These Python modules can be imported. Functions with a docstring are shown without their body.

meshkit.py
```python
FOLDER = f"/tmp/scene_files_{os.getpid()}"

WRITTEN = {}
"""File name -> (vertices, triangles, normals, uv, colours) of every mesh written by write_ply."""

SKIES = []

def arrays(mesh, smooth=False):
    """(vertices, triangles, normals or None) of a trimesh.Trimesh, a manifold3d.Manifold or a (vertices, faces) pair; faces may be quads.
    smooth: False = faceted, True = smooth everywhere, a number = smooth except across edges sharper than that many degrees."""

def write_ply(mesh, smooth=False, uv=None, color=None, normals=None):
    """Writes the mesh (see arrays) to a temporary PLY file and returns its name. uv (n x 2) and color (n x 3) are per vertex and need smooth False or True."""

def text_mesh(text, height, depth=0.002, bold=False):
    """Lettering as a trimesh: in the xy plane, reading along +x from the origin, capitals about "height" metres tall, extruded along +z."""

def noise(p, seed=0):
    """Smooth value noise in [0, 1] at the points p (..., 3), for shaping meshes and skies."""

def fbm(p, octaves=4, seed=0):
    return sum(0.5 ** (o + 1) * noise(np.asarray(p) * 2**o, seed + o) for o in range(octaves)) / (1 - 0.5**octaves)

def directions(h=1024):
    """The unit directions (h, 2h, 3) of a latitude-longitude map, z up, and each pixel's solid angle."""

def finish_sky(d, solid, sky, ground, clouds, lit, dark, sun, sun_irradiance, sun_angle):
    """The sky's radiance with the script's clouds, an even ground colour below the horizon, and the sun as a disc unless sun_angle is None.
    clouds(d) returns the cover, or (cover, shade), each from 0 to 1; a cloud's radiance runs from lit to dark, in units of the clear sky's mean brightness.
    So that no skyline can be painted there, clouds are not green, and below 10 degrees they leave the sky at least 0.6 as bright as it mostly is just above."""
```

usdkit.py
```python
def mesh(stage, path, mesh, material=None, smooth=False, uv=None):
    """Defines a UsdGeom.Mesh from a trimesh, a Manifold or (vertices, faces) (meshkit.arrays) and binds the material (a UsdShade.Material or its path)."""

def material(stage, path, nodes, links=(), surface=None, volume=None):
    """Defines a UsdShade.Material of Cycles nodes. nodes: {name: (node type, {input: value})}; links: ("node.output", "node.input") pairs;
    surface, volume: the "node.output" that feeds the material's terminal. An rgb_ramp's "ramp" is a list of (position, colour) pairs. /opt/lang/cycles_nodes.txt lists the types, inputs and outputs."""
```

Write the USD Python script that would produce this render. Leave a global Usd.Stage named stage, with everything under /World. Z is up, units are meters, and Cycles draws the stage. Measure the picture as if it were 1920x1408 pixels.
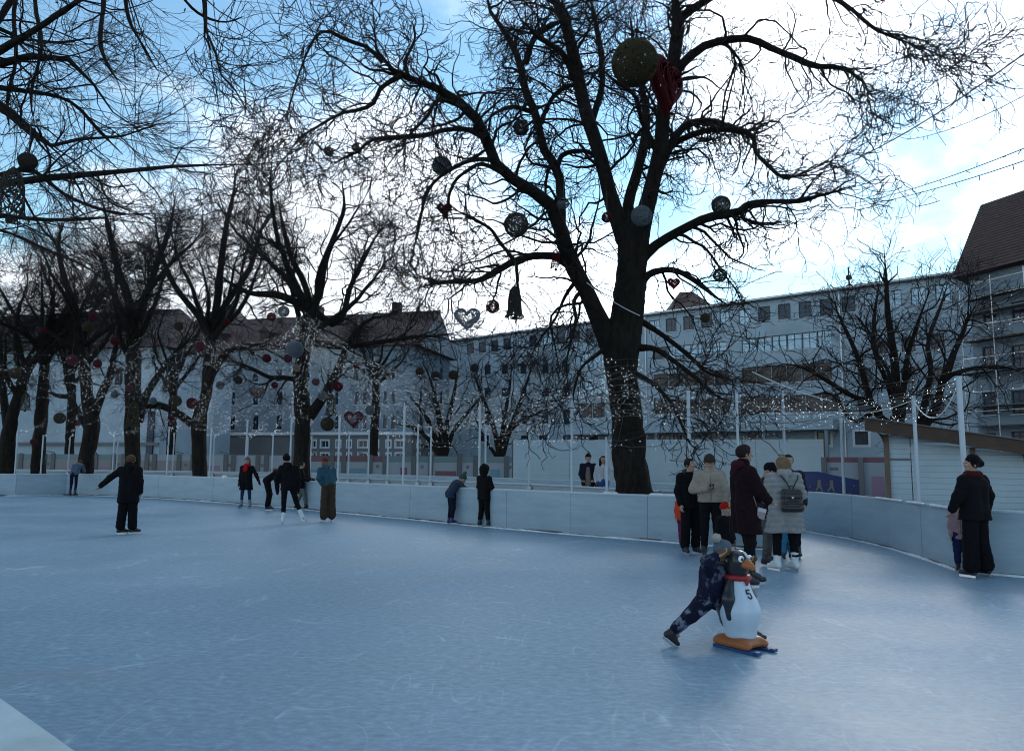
import math, random
import numpy as np
import trimesh
import shapely
from shapely.geometry import Polygon, LineString
import usdkit, meshkit
from pxr import Usd, UsdGeom, UsdLux, UsdShade, Gf, Sdf, Vt

stage = Usd.Stage.CreateInMemory()
UsdGeom.SetStageUpAxis(stage, UsdGeom.Tokens.z)
UsdGeom.SetStageMetersPerUnit(stage, 1.0)
UsdGeom.Xform.Define(stage, '/World')
UsdGeom.Scope.Define(stage, '/World/Looks')

# ------------------------------------------------------------------ camera
EYE = np.array([0.0, 0.0, 1.66])
FOC, PITCH, ROLL = 1400.0, math.radians(6.52), 0.0065      # focal length in pixels of a 1920 x 1408 picture
_f = np.array([0, math.cos(PITCH), math.sin(PITCH)])
_r0, _u0 = np.array([1.0, 0, 0]), np.array([0, -math.sin(PITCH), math.cos(PITCH)])
RIGHT = math.cos(ROLL) * _r0 + math.sin(ROLL) * _u0
UP = -math.sin(ROLL) * _r0 + math.cos(ROLL) * _u0
cam = UsdGeom.Camera.Define(stage, '/World/camera')
cam.CreateHorizontalApertureAttr(36.0)
cam.CreateVerticalApertureAttr(36.0 * 750 / 1024)
cam.CreateFocalLengthAttr(36.0 * FOC / 1920)
cam.CreateClippingRangeAttr(Gf.Vec2f(0.1, 5000))
m4 = Gf.Matrix4d(*RIGHT, 0, *UP, 0, *(-_f), 0, *EYE, 1)
cam.AddTransformOp().Set(m4)
cam.CreateExposureAttr(-0.05)

# ------------------------------------------------------------------ sky and sun
SUN_AZ, SUN_EL = math.radians(25.5), math.radians(25)         # azimuth clockwise from +y
SUN = np.array([math.sin(SUN_AZ) * math.cos(SUN_EL), math.cos(SUN_AZ) * math.cos(SUN_EL), math.sin(SUN_EL)])
sky_nodes = {
    'tc': ('texture_coordinate', {}),
    'sky': ('sky_texture', {'sky_type': 'single_scattering', 'sun_disc': False, 'sun_elevation': SUN_EL, 'sun_rotation': SUN_AZ, 'altitude': 300.0, 'aerosol_density': 0.06, 'air_density': 1.3, 'ozone_density': 2.0}),
    'sep': ('separate_xyz', {}),
    'z1': ('math', {'math_type': 'maximum', 'value2': 0.0}),
    'z2': ('math', {'math_type': 'add', 'value2': 0.22}),
    'dx': ('math', {'math_type': 'divide'}), 'dy': ('math', {'math_type': 'divide'}),
    'uv': ('combine_xyz', {'z': 0.0}),
    'mp': ('mapping', {'location': (5.3, 0.6, 2.0), 'scale': (1.0, 0.8, 1.0)}),
    'n1': ('noise_texture', {'scale': 1.15, 'detail': 9.0, 'roughness': 0.56, 'distortion': 0.25}),
    'n2': ('noise_texture', {'scale': 3.2, 'detail': 6.0, 'roughness': 0.6}),
    # nearness to the sun: the forward scattering of thin cloud
    'dot': ('vector_math', {'math_type': 'dot_product', 'vector2': tuple(SUN)}),
    'glow': ('map_range', {'from_min': 0.62, 'from_max': 1.0, 'to_min': 0.0, 'to_max': 1.0, 'clamp': True}),
    'hz': ('map_range', {'range_type': 'smoothstep', 'from_min': 0.0, 'from_max': 0.36, 'to_min': 0.20, 'to_max': 0.0, 'clamp': True}),
    'cov1': ('math', {'math_type': 'add'}),
    'bias': ('math', {'math_type': 'multiply', 'value2': 0.05}),
    'cov0': ('math', {'math_type': 'add'}),
    'cov': ('map_range', {'range_type': 'smoothstep', 'from_min': 0.50, 'from_max': 0.68, 'to_min': 0.0, 'to_max': 1.0, 'clamp': True}),
    'g2': ('math', {'math_type': 'power', 'value2': 2.0}),
    'lum0': ('math', {'math_type': 'multiply_add', 'value2': 12.0, 'value3': 11.5}),
    'shade': ('map_range', {'from_min': 0.25, 'from_max': 0.75, 'to_min': 0.7, 'to_max': 1.15, 'clamp': True}),
    'lum': ('math', {'math_type': 'multiply'}),
    'cloud': ('mix_color', {'blend_type': 'multiply', 'fac': 1.0, 'a': (0.93, 0.985, 1.06), 'use_clamp': False}),
    'lumc': ('combine_xyz', {}),
    'tint': ('mix_color', {'blend_type': 'multiply', 'fac': 1.0, 'b': (1.16, 1.38, 1.36), 'use_clamp': False}),
    'mix': ('mix_color', {'use_clamp': False}),
    'bg': ('background_shader', {'strength': 0.15}),
}
sky_links = [
    ('tc.generated', 'sep.vector'), ('tc.generated', 'dot.vector1'),
    ('sep.z', 'z1.value1'), ('z1.value', 'z2.value1'), ('sep.x', 'dx.value1'), ('z2.value', 'dx.value2'), ('sep.y', 'dy.value1'), ('z2.value', 'dy.value2'),
    ('dx.value', 'uv.x'), ('dy.value', 'uv.y'), ('uv.vector', 'mp.vector'), ('mp.vector', 'n1.vector'), ('mp.vector', 'n2.vector'),
    ('dot.value', 'glow.value'), ('glow.result', 'bias.value1'), ('n1.fac', 'cov0.value1'), ('bias.value', 'cov0.value2'), ('sep.z', 'hz.value'), ('cov0.value', 'cov1.value1'), ('hz.result', 'cov1.value2'), ('cov1.value', 'cov.value'),
    ('glow.result', 'g2.value1'), ('g2.value', 'lum0.value1'), ('n2.fac', 'shade.value'), ('lum0.value', 'lum.value1'), ('shade.result', 'lum.value2'),
    ('lum.value', 'lumc.x'), ('lum.value', 'lumc.y'), ('lum.value', 'lumc.z'), ('lumc.vector', 'cloud.b'),
    ('sky.color', 'tint.a'), ('tint.result', 'mix.a'), ('cloud.result', 'mix.b'), ('cov.result', 'mix.fac'), ('mix.result', 'bg.color'),
]
sky_mat = usdkit.material(stage, '/World/Looks/sky', sky_nodes, sky_links, surface='bg.background')
dome = UsdLux.DomeLight.Define(stage, '/World/sky')
dome.CreateIntensityAttr(1.0)
UsdShade.MaterialBindingAPI.Apply(dome.GetPrim()).Bind(sky_mat)
dome.GetPrim().SetCustomDataByKey('kind', 'structure')
sun = UsdLux.DistantLight.Define(stage, '/World/sun')
sun.CreateNormalizeAttr(True)
sun.CreateIntensityAttr(0.12)
sun.CreateAngleAttr(11.0)
sun.CreateColorAttr(Gf.Vec3f(1.0, 0.95, 0.88))
_z = SUN
_x = np.cross([0, 0, 1], _z); _x /= np.linalg.norm(_x); _y = np.cross(_z, _x)
sun.AddTransformOp().Set(Gf.Matrix4d(*_x, 0, *_y, 0, *_z, 0, 0, 0, 60, 1))

# ------------------------------------------------------------------ helpers
def ray(px, py):
    return _f + RIGHT * ((px - 960) / FOC) + UP * ((704 - py) / FOC)
def at(px, py, Y):
    d = ray(px, py); return EYE + d * (Y / d[1])
def ground(px, py, z=0.0):
    d = ray(px, py); return EYE + d * ((z - EYE[2]) / d[2])

def unit(v): return v / (np.linalg.norm(v, axis=-1, keepdims=True) + 1e-12)
_used = {}
def numbered(parent, name):
    k = (parent, name); n = _used.get(k, 0); _used[k] = n + 1
    return name if n == 0 else f'{name}_{n:03d}'
def pth(p):
    return '/World' if p is None else str(p.GetPath())
def tag(o, label=None, cat=None, group=None, kind=None):
    for k, v in (('label', label), ('category', cat), ('group', group), ('kind', kind)):
        if v: o.SetCustomDataByKey(k, v)
    return o
def thing(name, label, cat, loc=(0, 0, 0), rotz=0.0, group=None, kind=None):
    x = UsdGeom.Xform.Define(stage, '/World/' + numbered('/World', name))
    x.AddTranslateOp().Set(Gf.Vec3d(*map(float, loc)))
    if rotz: x.AddRotateZOp().Set(math.degrees(rotz))
    return tag(x.GetPrim(), label, cat, group, kind)
def obj(name, mesh, mat, parent=None, smooth=False, **kw):
    P = pth(parent)
    return tag(usdkit.mesh(stage, P + '/' + numbered(P, name), mesh, mat, smooth).GetPrim(), **kw)

def box(x0, x1, y0, y1, z0, z1):
    m = trimesh.creation.box((x1 - x0, y1 - y0, z1 - z0)); m.apply_translation(((x0 + x1) / 2, (y0 + y1) / 2, (z0 + z1) / 2)); return m
def obox(c, ux, sx, sy, sz):
    """A box centred at c, its local x along the ground direction ux."""
    a = math.atan2(ux[1], ux[0]); m = trimesh.creation.box((sx, sy, sz))
    m.apply_transform(trimesh.transformations.rotation_matrix(a, (0, 0, 1))); m.apply_translation(c); return m
def join(ms): return trimesh.util.concatenate([trimesh.Trimesh(*((x.vertices, x.faces) if hasattr(x, 'vertices') else x), process=False) for x in ms])
def cyl(a, b, r, sides=8, r2=None):
    return tubes(np.array([[a, b]], float), np.array([[r, r if r2 is None else r2]]), sides, cap=True)

def tubes(P, R, sides=4, cap=False):
    """P (N, Q, 3) polylines, R (N, Q) radii -> one trimesh of tubes."""
    P, R = np.asarray(P, float), np.asarray(R, float)
    N, Q, _ = P.shape
    T = np.gradient(P, axis=1) if Q > 2 else np.repeat(P[:, 1:] - P[:, :1], 2, 1)
    T = T / (np.linalg.norm(T, axis=2, keepdims=True) + 1e-12)
    mean = np.abs(P[:, -1] - P[:, 0])
    ref = np.eye(3)[np.argmin(mean, axis=1)][:, None, :]
    A = np.cross(T, ref); A /= np.linalg.norm(A, axis=2, keepdims=True) + 1e-12
    B = np.cross(T, A)
    ang = np.arange(sides) * 2 * np.pi / sides
    V = P[:, :, None] + R[:, :, None, None] * (np.cos(ang)[None, None, :, None] * A[:, :, None] + np.sin(ang)[None, None, :, None] * B[:, :, None])
    n, i, j = np.meshgrid(np.arange(N), np.arange(Q - 1), np.arange(sides), indexing='ij')
    b0 = (n * Q + i) * sides; j2 = (j + 1) % sides
    q = np.stack([b0 + j, b0 + sides + j, b0 + sides + j2, b0 + j2], -1).reshape(-1, 4)
    F = [q[:, [0, 1, 2]], q[:, [0, 2, 3]]]
    if cap:
        for end in (0, Q - 1):
            base = (np.arange(N) * Q + end) * sides
            for k in range(1, sides - 1):
                tri = np.stack([base, base + k, base + k + 1], -1)
                F.append(tri if end == 0 else tri[:, ::-1])
    return trimesh.Trimesh(V.reshape(-1, 3), np.vstack(F), process=False)

def smoothline(pts, n):
    """Catmull-Rom through pts (any columns), n samples evenly by length."""
    p = np.asarray(pts, float)
    if len(p) == 2: return p[0] + (p[1] - p[0]) * np.linspace(0, 1, n)[:, None]
    q = np.vstack([2 * p[0] - p[1], p, 2 * p[-1] - p[-2]])
    out = []
    for i in range(1, len(q) - 2):
        t = np.linspace(0, 1, 12, endpoint=False)[:, None]
        a, b, c, d = q[i - 1], q[i], q[i + 1], q[i + 2]
        out.append(0.5 * (2 * b + (c - a) * t + (2 * a - 5 * b + 4 * c - d) * t**2 + (3 * b - a - 3 * c + d) * t**3))
    o = np.vstack(out + [p[-1:]])
    s = np.concatenate([[0], np.cumsum(np.linalg.norm(np.diff(o[:, :3], axis=0), axis=1))])
    return np.stack([np.interp(np.linspace(0, s[-1], n), s, o[:, k]) for k in range(o.shape[1])], 1)

def mat(name, color, rough=0.6, vary=0.0, scale=6.0, bump=0.0, bscale=40.0, spec=0.4, metallic=0.0, color2=None, stretch=(1, 1, 1), coat=0.0, sheen=0.0, ramp=(0.32, 0.68)):
    n = {'p': ('principled_bsdf', {'base_color': color, 'roughness': rough, 'specular_ior_level': spec, 'metallic': metallic, 'coat_weight': coat, 'sheen_weight': sheen}), 'tc': ('texture_coordinate', {}), 'mp': ('mapping', {'scale': stretch})}
    l = [('tc.object', 'mp.vector')]
    if vary or color2 is not None:
        c = np.array(color); c2 = np.array(color2) if color2 is not None else c * (1 - vary)
        n['n'] = ('noise_texture', {'scale': scale, 'detail': 6.0, 'roughness': 0.62}); n['r'] = ('rgb_ramp', {'ramp': [(ramp[0], tuple(c2)), (ramp[1], tuple(c))]})
        l += [('mp.vector', 'n.vector'), ('n.fac', 'r.fac'), ('r.color', 'p.base_color')]
    if bump:
        n['bn'] = ('noise_texture', {'scale': bscale, 'detail': 5.0, 'roughness': 0.6}); n['b'] = ('bump', {'strength': 1.0, 'distance': bump})
        l += [('mp.vector', 'bn.vector'), ('bn.fac', 'b.height'), ('b.normal', 'p.normal')]
    return usdkit.material(stage, '/World/Looks/' + name, n, l, surface='p.BSDF')

M = {}
M['board'] = usdkit.material(stage, '/World/Looks/board', {
    'tc': ('geometry', {}), 'm1': ('mapping', {'scale': (0.5, 0.5, 2.5)}), 'm2': ('mapping', {'scale': (1.2, 1.2, 9.0)}),
    'n': ('noise_texture', {'scale': 2.2, 'detail': 7.0, 'roughness': 0.65}), 'r': ('rgb_ramp', {'ramp': [(0.3, (0.215, 0.295, 0.355)), (0.55, (0.26, 0.35, 0.41)), (0.75, (0.295, 0.39, 0.45))]}),
    'n2': ('noise_texture', {'scale': 3.0, 'detail': 6.0, 'roughness': 0.7}), 's': ('map_range', {'from_min': 0.62, 'from_max': 0.74, 'to_min': 0.0, 'to_max': 0.55, 'clamp': True}),
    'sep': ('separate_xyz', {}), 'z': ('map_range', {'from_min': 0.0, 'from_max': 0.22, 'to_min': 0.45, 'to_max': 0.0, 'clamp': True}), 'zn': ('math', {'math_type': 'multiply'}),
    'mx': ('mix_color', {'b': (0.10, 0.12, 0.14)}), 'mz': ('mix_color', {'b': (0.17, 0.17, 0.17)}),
    'p': ('principled_bsdf', {'roughness': 0.45, 'specular_ior_level': 0.4}), 'b': ('bump', {'strength': 1.0, 'distance': 0.002})},
    [('tc.position', 'm1.vector'), ('tc.position', 'm2.vector'), ('m1.vector', 'n.vector'), ('m2.vector', 'n2.vector'), ('n.fac', 'r.fac'), ('n2.fac', 's.value'), ('r.color', 'mx.a'), ('s.result', 'mx.fac'),
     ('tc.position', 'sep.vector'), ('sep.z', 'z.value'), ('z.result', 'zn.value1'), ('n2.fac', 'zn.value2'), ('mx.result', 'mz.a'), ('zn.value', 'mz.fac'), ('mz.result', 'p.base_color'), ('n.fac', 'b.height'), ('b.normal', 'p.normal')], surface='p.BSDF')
M['rail'] = mat('rail', (0.36, 0.45, 0.51), 0.22, 0.08, 3.0, 0.0006, 20, spec=0.7)
M['kick'] = mat('kick', (0.10, 0.10, 0.10), 0.6, 0.5, 9.0)
M['snow'] = mat('snow', (0.72, 0.78, 0.82), 0.7, 0.35, 5.0, 0.004, 60)  # shavings at the barrier foot, and the imitated sun glints on the rails
M['pole'] = mat('pole', (0.38, 0.46, 0.52), 0.35, 0.12, 4.0)
M['bark'] = mat('bark', (0.020, 0.017, 0.014), 0.9, 0.7, 9.0, 0.06, 22, spec=0.15, stretch=(1, 1, 0.35))
M['twig'] = mat('twig', (0.015, 0.012, 0.012), 0.85, 0.3, 4.0, spec=0.15)
M['leaf'] = mat('leaf', (0.12, 0.06, 0.03), 0.8, 0.4, 9.0)
M['soil'] = mat('soil', (0.12, 0.11, 0.10), 0.95, 0.4, 1.4, 0.02, 22)
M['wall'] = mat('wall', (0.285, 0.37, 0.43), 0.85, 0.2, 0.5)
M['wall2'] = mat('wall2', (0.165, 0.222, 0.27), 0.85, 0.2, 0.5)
M['grey'] = mat('grey', (0.13, 0.14, 0.15), 0.85, 0.15, 0.4)
M['trim'] = mat('trim', (0.5, 0.54, 0.57), 0.7)
M['roof'] = mat('roof', (0.055, 0.033, 0.030), 0.85, 0.35, 2.5, 0.02, 8)
M['roofd'] = mat('roofd', (0.045, 0.033, 0.031), 0.85, 0.35, 2.5, 0.02, 8)
M['frame'] = mat('frame', (0.022, 0.03, 0.055), 0.5)
M['frameb'] = mat('frameb', (0.05, 0.034, 0.034), 0.5)
M['glass'] = mat('glass', (0.022, 0.042, 0.068), 0.10, 0.5, 0.35, 0.001, 1.2, spec=0.35)
M['curtain'] = mat('curtain', (0.075, 0.056, 0.048), 0.5, 0.55, 1.2, spec=0.5)
M['blind'] = mat('blind', (0.40, 0.60, 0.72), 0.4, 0.3, 0.5, spec=0.6)
M['wood'] = mat('wood', (0.06, 0.036, 0.024), 0.7, 0.4, 5.0, 0.002, 30, stretch=(0.3, 1, 1))
M['woodl'] = mat('woodl', (0.14, 0.10, 0.07), 0.7, 0.4, 5.0, 0.002, 30, stretch=(1, 1, 0.3))
M['clad'] = mat('clad', (0.34, 0.44, 0.50), 0.6, 0.12, 2.0, 0.001, 30)
M['metal'] = mat('metal', (0.45, 0.47, 0.5), 0.35, 0.2, 5.0, metallic=0.8)
M['wire'] = mat('wire', (0.05, 0.06, 0.06), 0.6)
M['wirew'] = mat('wirew', (0.5, 0.55, 0.58), 0.5)
M['bulb'] = usdkit.material(stage, '/World/Looks/bulb', {'e': ('emission', {'color': (0.78, 0.9, 1.0), 'strength': 2.6})}, surface='e.emission')
# ------------------------------------------------------------------ ground, ice
def gp(*pts, z=0.0): return [tuple(ground(px, py, z)[:2]) for px, py in pts]
_n = gp((0, 1308), (141, 1408), z=0.965)
near_a = np.array(_n[0]); near_d = np.array(_n[1]) - near_a; near_d /= np.linalg.norm(near_d)
NEAR = [near_a - near_d * 34, near_a - near_d * 10, near_a, near_a + near_d * 7, near_a + near_d * 12]
RIGHTW = [(12.5, 8.0), (9.6, 9.4)] + gp((1920, 1082), (1803, 1071.5))
SIDE = gp((1799, 1070), (1764, 1059), (1700, 1036), (1613, 1014), (1512, 996))
SIDE += [(SIDE[-1][0] - 0.4, SIDE[-1][1] + 2.6), (SIDE[-1][0] - 1.6, SIDE[-1][1] + 5.4), (3.9, 26.6), (1.0, 29.6), (-6, 36.4), (-14, 41.8), (-26, 45), (-44, 46.5)]
FRONT = [(-40, 27.5), (-33, 31.2), (-27, 33.1)] + gp((0, 930), (110, 928), (180, 929.5), (250, 932), (328, 936.5), (390, 940.5), (520, 950.5), (636, 961.5), (757, 972.5), (870, 984), (1027, 998.5), (1160, 1009), (1270, 1018), (1380, 1027.5))
_a = np.array(FRONT[-1])
TIP = [tuple(_a + np.array(q)) for q in ((0, 0), (0.5, -0.25), (1.0, -0.05), (1.2, 0.5), (1.05, 1.5), (0.55, 3.4))]
BACK = gp((1240, 919), (1157, 914.5), (1065, 910), (965, 905.5), (888, 903), (748, 898.5), (623, 894.5), z=0.965)
TIP.append(BACK[0])
BACK += [(-16, 38.5), (-25, 41), (-42, 42)]
ice_poly = Polygon([tuple(p) for p in NEAR] + RIGHTW + SIDE + [(-60, 40), (-45, 32)]).buffer(0)
gx = 900.0
gm = trimesh.creation.box((2 * gx, 2 * gx, 0.02)); gm.apply_translation((0, 300, -0.03))
obj('ground', gm, M['soil'], kind='structure')

ice_nodes = {
    'tc': ('geometry', {}),
    'n': ('noise_texture', {'scale': 0.35, 'detail': 7.0, 'roughness': 0.6}),
    'n2': ('noise_texture', {'scale': 15.0, 'detail': 8.0, 'roughness': 0.72}),
    'mA': ('mapping', {'rotation': (0, 0, 0.5), 'scale': (1.0, 0.28, 1)}), 'mB': ('mapping', {'rotation': (0, 0, -0.6), 'scale': (0.32, 1.1, 1), 'location': (7, 3, 0)}), 'mC': ('mapping', {'rotation': (0, 0, 1.3), 'scale': (0.9, 0.22, 1), 'location': (1, 31, 0)}),
    'mF': ('mapping', {'rotation': (0, 0, 0.25), 'scale': (0.75, 1.3, 1)}),
    'ramp': ('rgb_ramp', {'ramp': [(0.28, (0.152, 0.245, 0.32)), (0.5, (0.19, 0.297, 0.38)), (0.72, (0.237, 0.352, 0.44))]}),
    'fine': ('rgb_ramp', {'ramp': [(0.30, (0.70, 0.70, 0.71)), (0.52, (1.0, 1.0, 1.0)), (0.72, (1.42, 1.40, 1.36))]}),
    'mul': ('mix_color', {'blend_type': 'multiply', 'fac': 1.0, 'use_clamp': False}),
    'stn': ('noise_texture', {'scale': 0.9, 'detail': 4.0, 'roughness': 0.55}),
    'st': ('map_range', {'from_min': 0.60, 'from_max': 0.74, 'to_min': 0.0, 'to_max': 0.55, 'clamp': True}),
    'stc': ('mix_color', {'b': (0.24, 0.25, 0.27)}),
    'mS': ('mapping', {'rotation': (0, 0, 0.7), 'scale': (0.35, 1.0, 1)}),
    'rn': ('map_range', {'from_min': 0.3, 'from_max': 0.7, 'to_min': 0.38, 'to_max': 0.62, 'clamp': True}),
    'p': ('principled_bsdf', {'specular_ior_level': 0.42}),
    'b': ('bump', {'strength': 0.6, 'distance': 0.006}),
}
ice_links = [('tc.position', 'n.vector'), ('tc.position', 'mF.vector'), ('mF.vector', 'n2.vector'), ('n.fac', 'ramp.fac'), ('n2.fac', 'fine.fac'), ('ramp.color', 'mul.a'), ('fine.color', 'mul.b'),
             ('tc.position', 'mS.vector'), ('mS.vector', 'stn.vector'), ('stn.fac', 'st.value'), ('mul.result', 'stc.a'), ('st.result', 'stc.fac'), ('n.fac', 'rn.value'), ('rn.result', 'p.roughness'), ('n2.fac', 'b.height'), ('b.normal', 'p.normal')]
prev = 'stc.result'
ice_nodes['msk'] = ('noise_texture', {'scale': 1.7, 'detail': 5.0, 'roughness': 0.7}); ice_links.append(('tc.position', 'msk.vector'))
for k, (mp, sc, w, br, cnt, lo) in enumerate((('mA', 0.55, 0.030, 0.22, 7.0, 0.50), ('mB', 0.5, 0.030, 0.22, 7.0, 0.48), ('mC', 0.7, 0.030, 0.19, 6.0, 0.52), ('mA', 1.7, 0.045, 0.16, 6.0, 0.46), ('mB', 1.9, 0.045, 0.16, 6.0, 0.5))):
    ice_nodes |= {f's{k}': ('noise_texture', {'scale': sc, 'detail': 0.5, 'distortion': 0.1}), f'q{k}': ('math', {'math_type': 'multiply', 'value2': cnt}), f'f{k}': ('math', {'math_type': 'fraction'}), f'a{k}': ('math', {'math_type': 'subtract', 'value2': 0.5}), f'b{k}': ('math', {'math_type': 'absolute'}),
                  f'c{k}': ('map_range', {'from_min': 0.0, 'from_max': w, 'to_min': br, 'to_max': 0.0, 'clamp': True}),
                  f'mk{k}': ('map_range', {'from_min': lo, 'from_max': lo + 0.13, 'to_min': 0.0, 'to_max': 1.0, 'clamp': True}), f'mm{k}': ('math', {'math_type': 'multiply'}),
                  f'x{k}': ('mix_color', {'b': (0.72, 0.86, 0.95)})}
    ice_links += [('tc.position', f'{mp}.vector'), (f'{mp}.vector', f's{k}.vector'), (f's{k}.fac', f'q{k}.value1'), (f'q{k}.value', f'f{k}.value1'), (f'f{k}.value', f'a{k}.value1'), (f'a{k}.value', f'b{k}.value1'), (f'b{k}.value', f'c{k}.value'),
                  ('msk.fac', f'mk{k}.value'), (f'c{k}.result', f'mm{k}.value1'), (f'mk{k}.result', f'mm{k}.value2'), (f'mm{k}.value', f'x{k}.fac'), (prev, f'x{k}.a')]
    prev = f'x{k}.result'
ice_links.append((prev, 'p.base_color'))
M['ice'] = usdkit.material(stage, '/World/Looks/ice', ice_nodes, ice_links, surface='p.BSDF')
ice = trimesh.creation.extrude_polygon(ice_poly, 0.015, engine='earcut'); ice.apply_translation((0, 0, -0.015))
obj('ice', ice, M['ice'], kind='structure')
isl = Polygon(FRONT + TIP[1:] + BACK[1:]).buffer(0)
im = trimesh.creation.extrude_polygon(isl, 0.05, engine='earcut')
obj('island_ground', im, M['soil'], kind='structure')

# ------------------------------------------------------------------ rink barriers
def resample(line, step):
    L = LineString([tuple(p) for p in line]); n = max(1, round(L.length / step))
    return [np.array(L.interpolate(i / n, normalized=True).coords[0]) for i in range(n + 1)]
def prism(a, b, n0, n1, w0, w1, z0, z1):
    """A straight strip from a to b; n0, n1 the side it thickens to at each end, from offset w0 to w1."""
    v = [(*(p + n * w), z) for z in (z0, z1) for p, n, w in ((a, n0, w0), (b, n1, w0), (b, n1, w1), (a, n0, w1))]
    f = [(0, 1, 5, 4), (1, 2, 6, 5), (2, 3, 7, 6), (3, 0, 4, 7), (4, 5, 6, 7), (3, 2, 1, 0)]
    t = trimesh.Trimesh(v, [x for q in f for x in ((q[0], q[1], q[2]), (q[0], q[2], q[3]))], process=False)
    t.fix_normals(); return t
def barrier(line, label, step=2.0, h=0.93, flip=False, curved=True, rail=True, snow=True, group=None):
    t = thing('rink_barrier', label, 'barrier', group=group)
    P = resample(line, step) if not curved else resample(smoothline(np.array(line, float), 200), step)
    N = []
    for i in range(len(P)):
        d = P[min(i + 1, len(P) - 1)] - P[max(i - 1, 0)]; d = d / np.linalg.norm(d)
        n = np.array([-d[1], d[0]]); N.append(-n if flip else n)
    rails, kicks = [], []
    for i in range(len(P) - 1):
        d = (P[i + 1] - P[i]); u = d / np.linalg.norm(d) * 0.004
        off = 0.0 if i % 2 else 0.003
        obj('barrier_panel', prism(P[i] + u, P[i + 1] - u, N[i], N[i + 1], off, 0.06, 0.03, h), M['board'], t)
        rails.append(prism(P[i], P[i + 1], N[i], N[i + 1], -0.012, 0.11, h + 0.001, h + 0.035))
        kicks.append(prism(P[i], P[i + 1], N[i], N[i + 1], 0.006, 0.055, 0.001, 0.03))
    if rail: obj('top_rail', join(rails), M['rail'], t)
    obj('kick_strip', join(kicks), M['kick'], t)
    if snow:   # shavings pushed against the foot of the boards
        rng = np.random.default_rng(len(P)); S = resample([p - n * 0.04 for p, n in zip(P, N)], 0.12)
        pts = np.array([(p[0], p[1], 0.0) for p in S]); r = 0.012 + 0.035 * meshkit.fbm(pts * 1.7, 3) ** 2 + 0.012 * rng.random(len(S))
        tag(obj('snow_ridge', tubes(pts[None], r[None], 6), M['snow'], t, smooth=True), kind='stuff')
    return P, N
Pf, Nf = barrier(FRONT, 'long white plank barrier with glossy top rail running diagonally in front of the trees')
Pt, Nt = barrier(TIP, 'rounded end of the white barrier behind the standing group of skaters', 0.7)
Pb, Nb = barrier(BACK, 'second white barrier behind the thick tree trunk, seen over the front one', 2.0, snow=False)
Ps, Ns = barrier(SIDE, 'white curved barrier with painted sun glints on its top rail below the white kiosk', 1.6, flip=True)
Pr, Nr = barrier(RIGHTW[::-1], 'white barrier section behind the person in the black coat at right', 1.5, flip=False, curved=False)
Pn, Nn = barrier(NEAR, 'near barrier whose wet white top fills the lower left corner', 2.2, flip=True, curved=False, rail=False, snow=False)
nr = [prism(Pn[i], Pn[i + 1], Nn[i], Nn[i + 1], -0.0, 0.62, 0.931, 0.965) for i in range(len(Pn) - 1)]
M['ledge'] = mat('ledge', (0.42, 0.52, 0.55), 0.35, 0.3, 5.0, 0.003, 18, spec=0.5)
obj('top_ledge', join(nr), M['ledge'], stage.GetPrimAtPath('/World/rink_barrier_005'))

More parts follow.
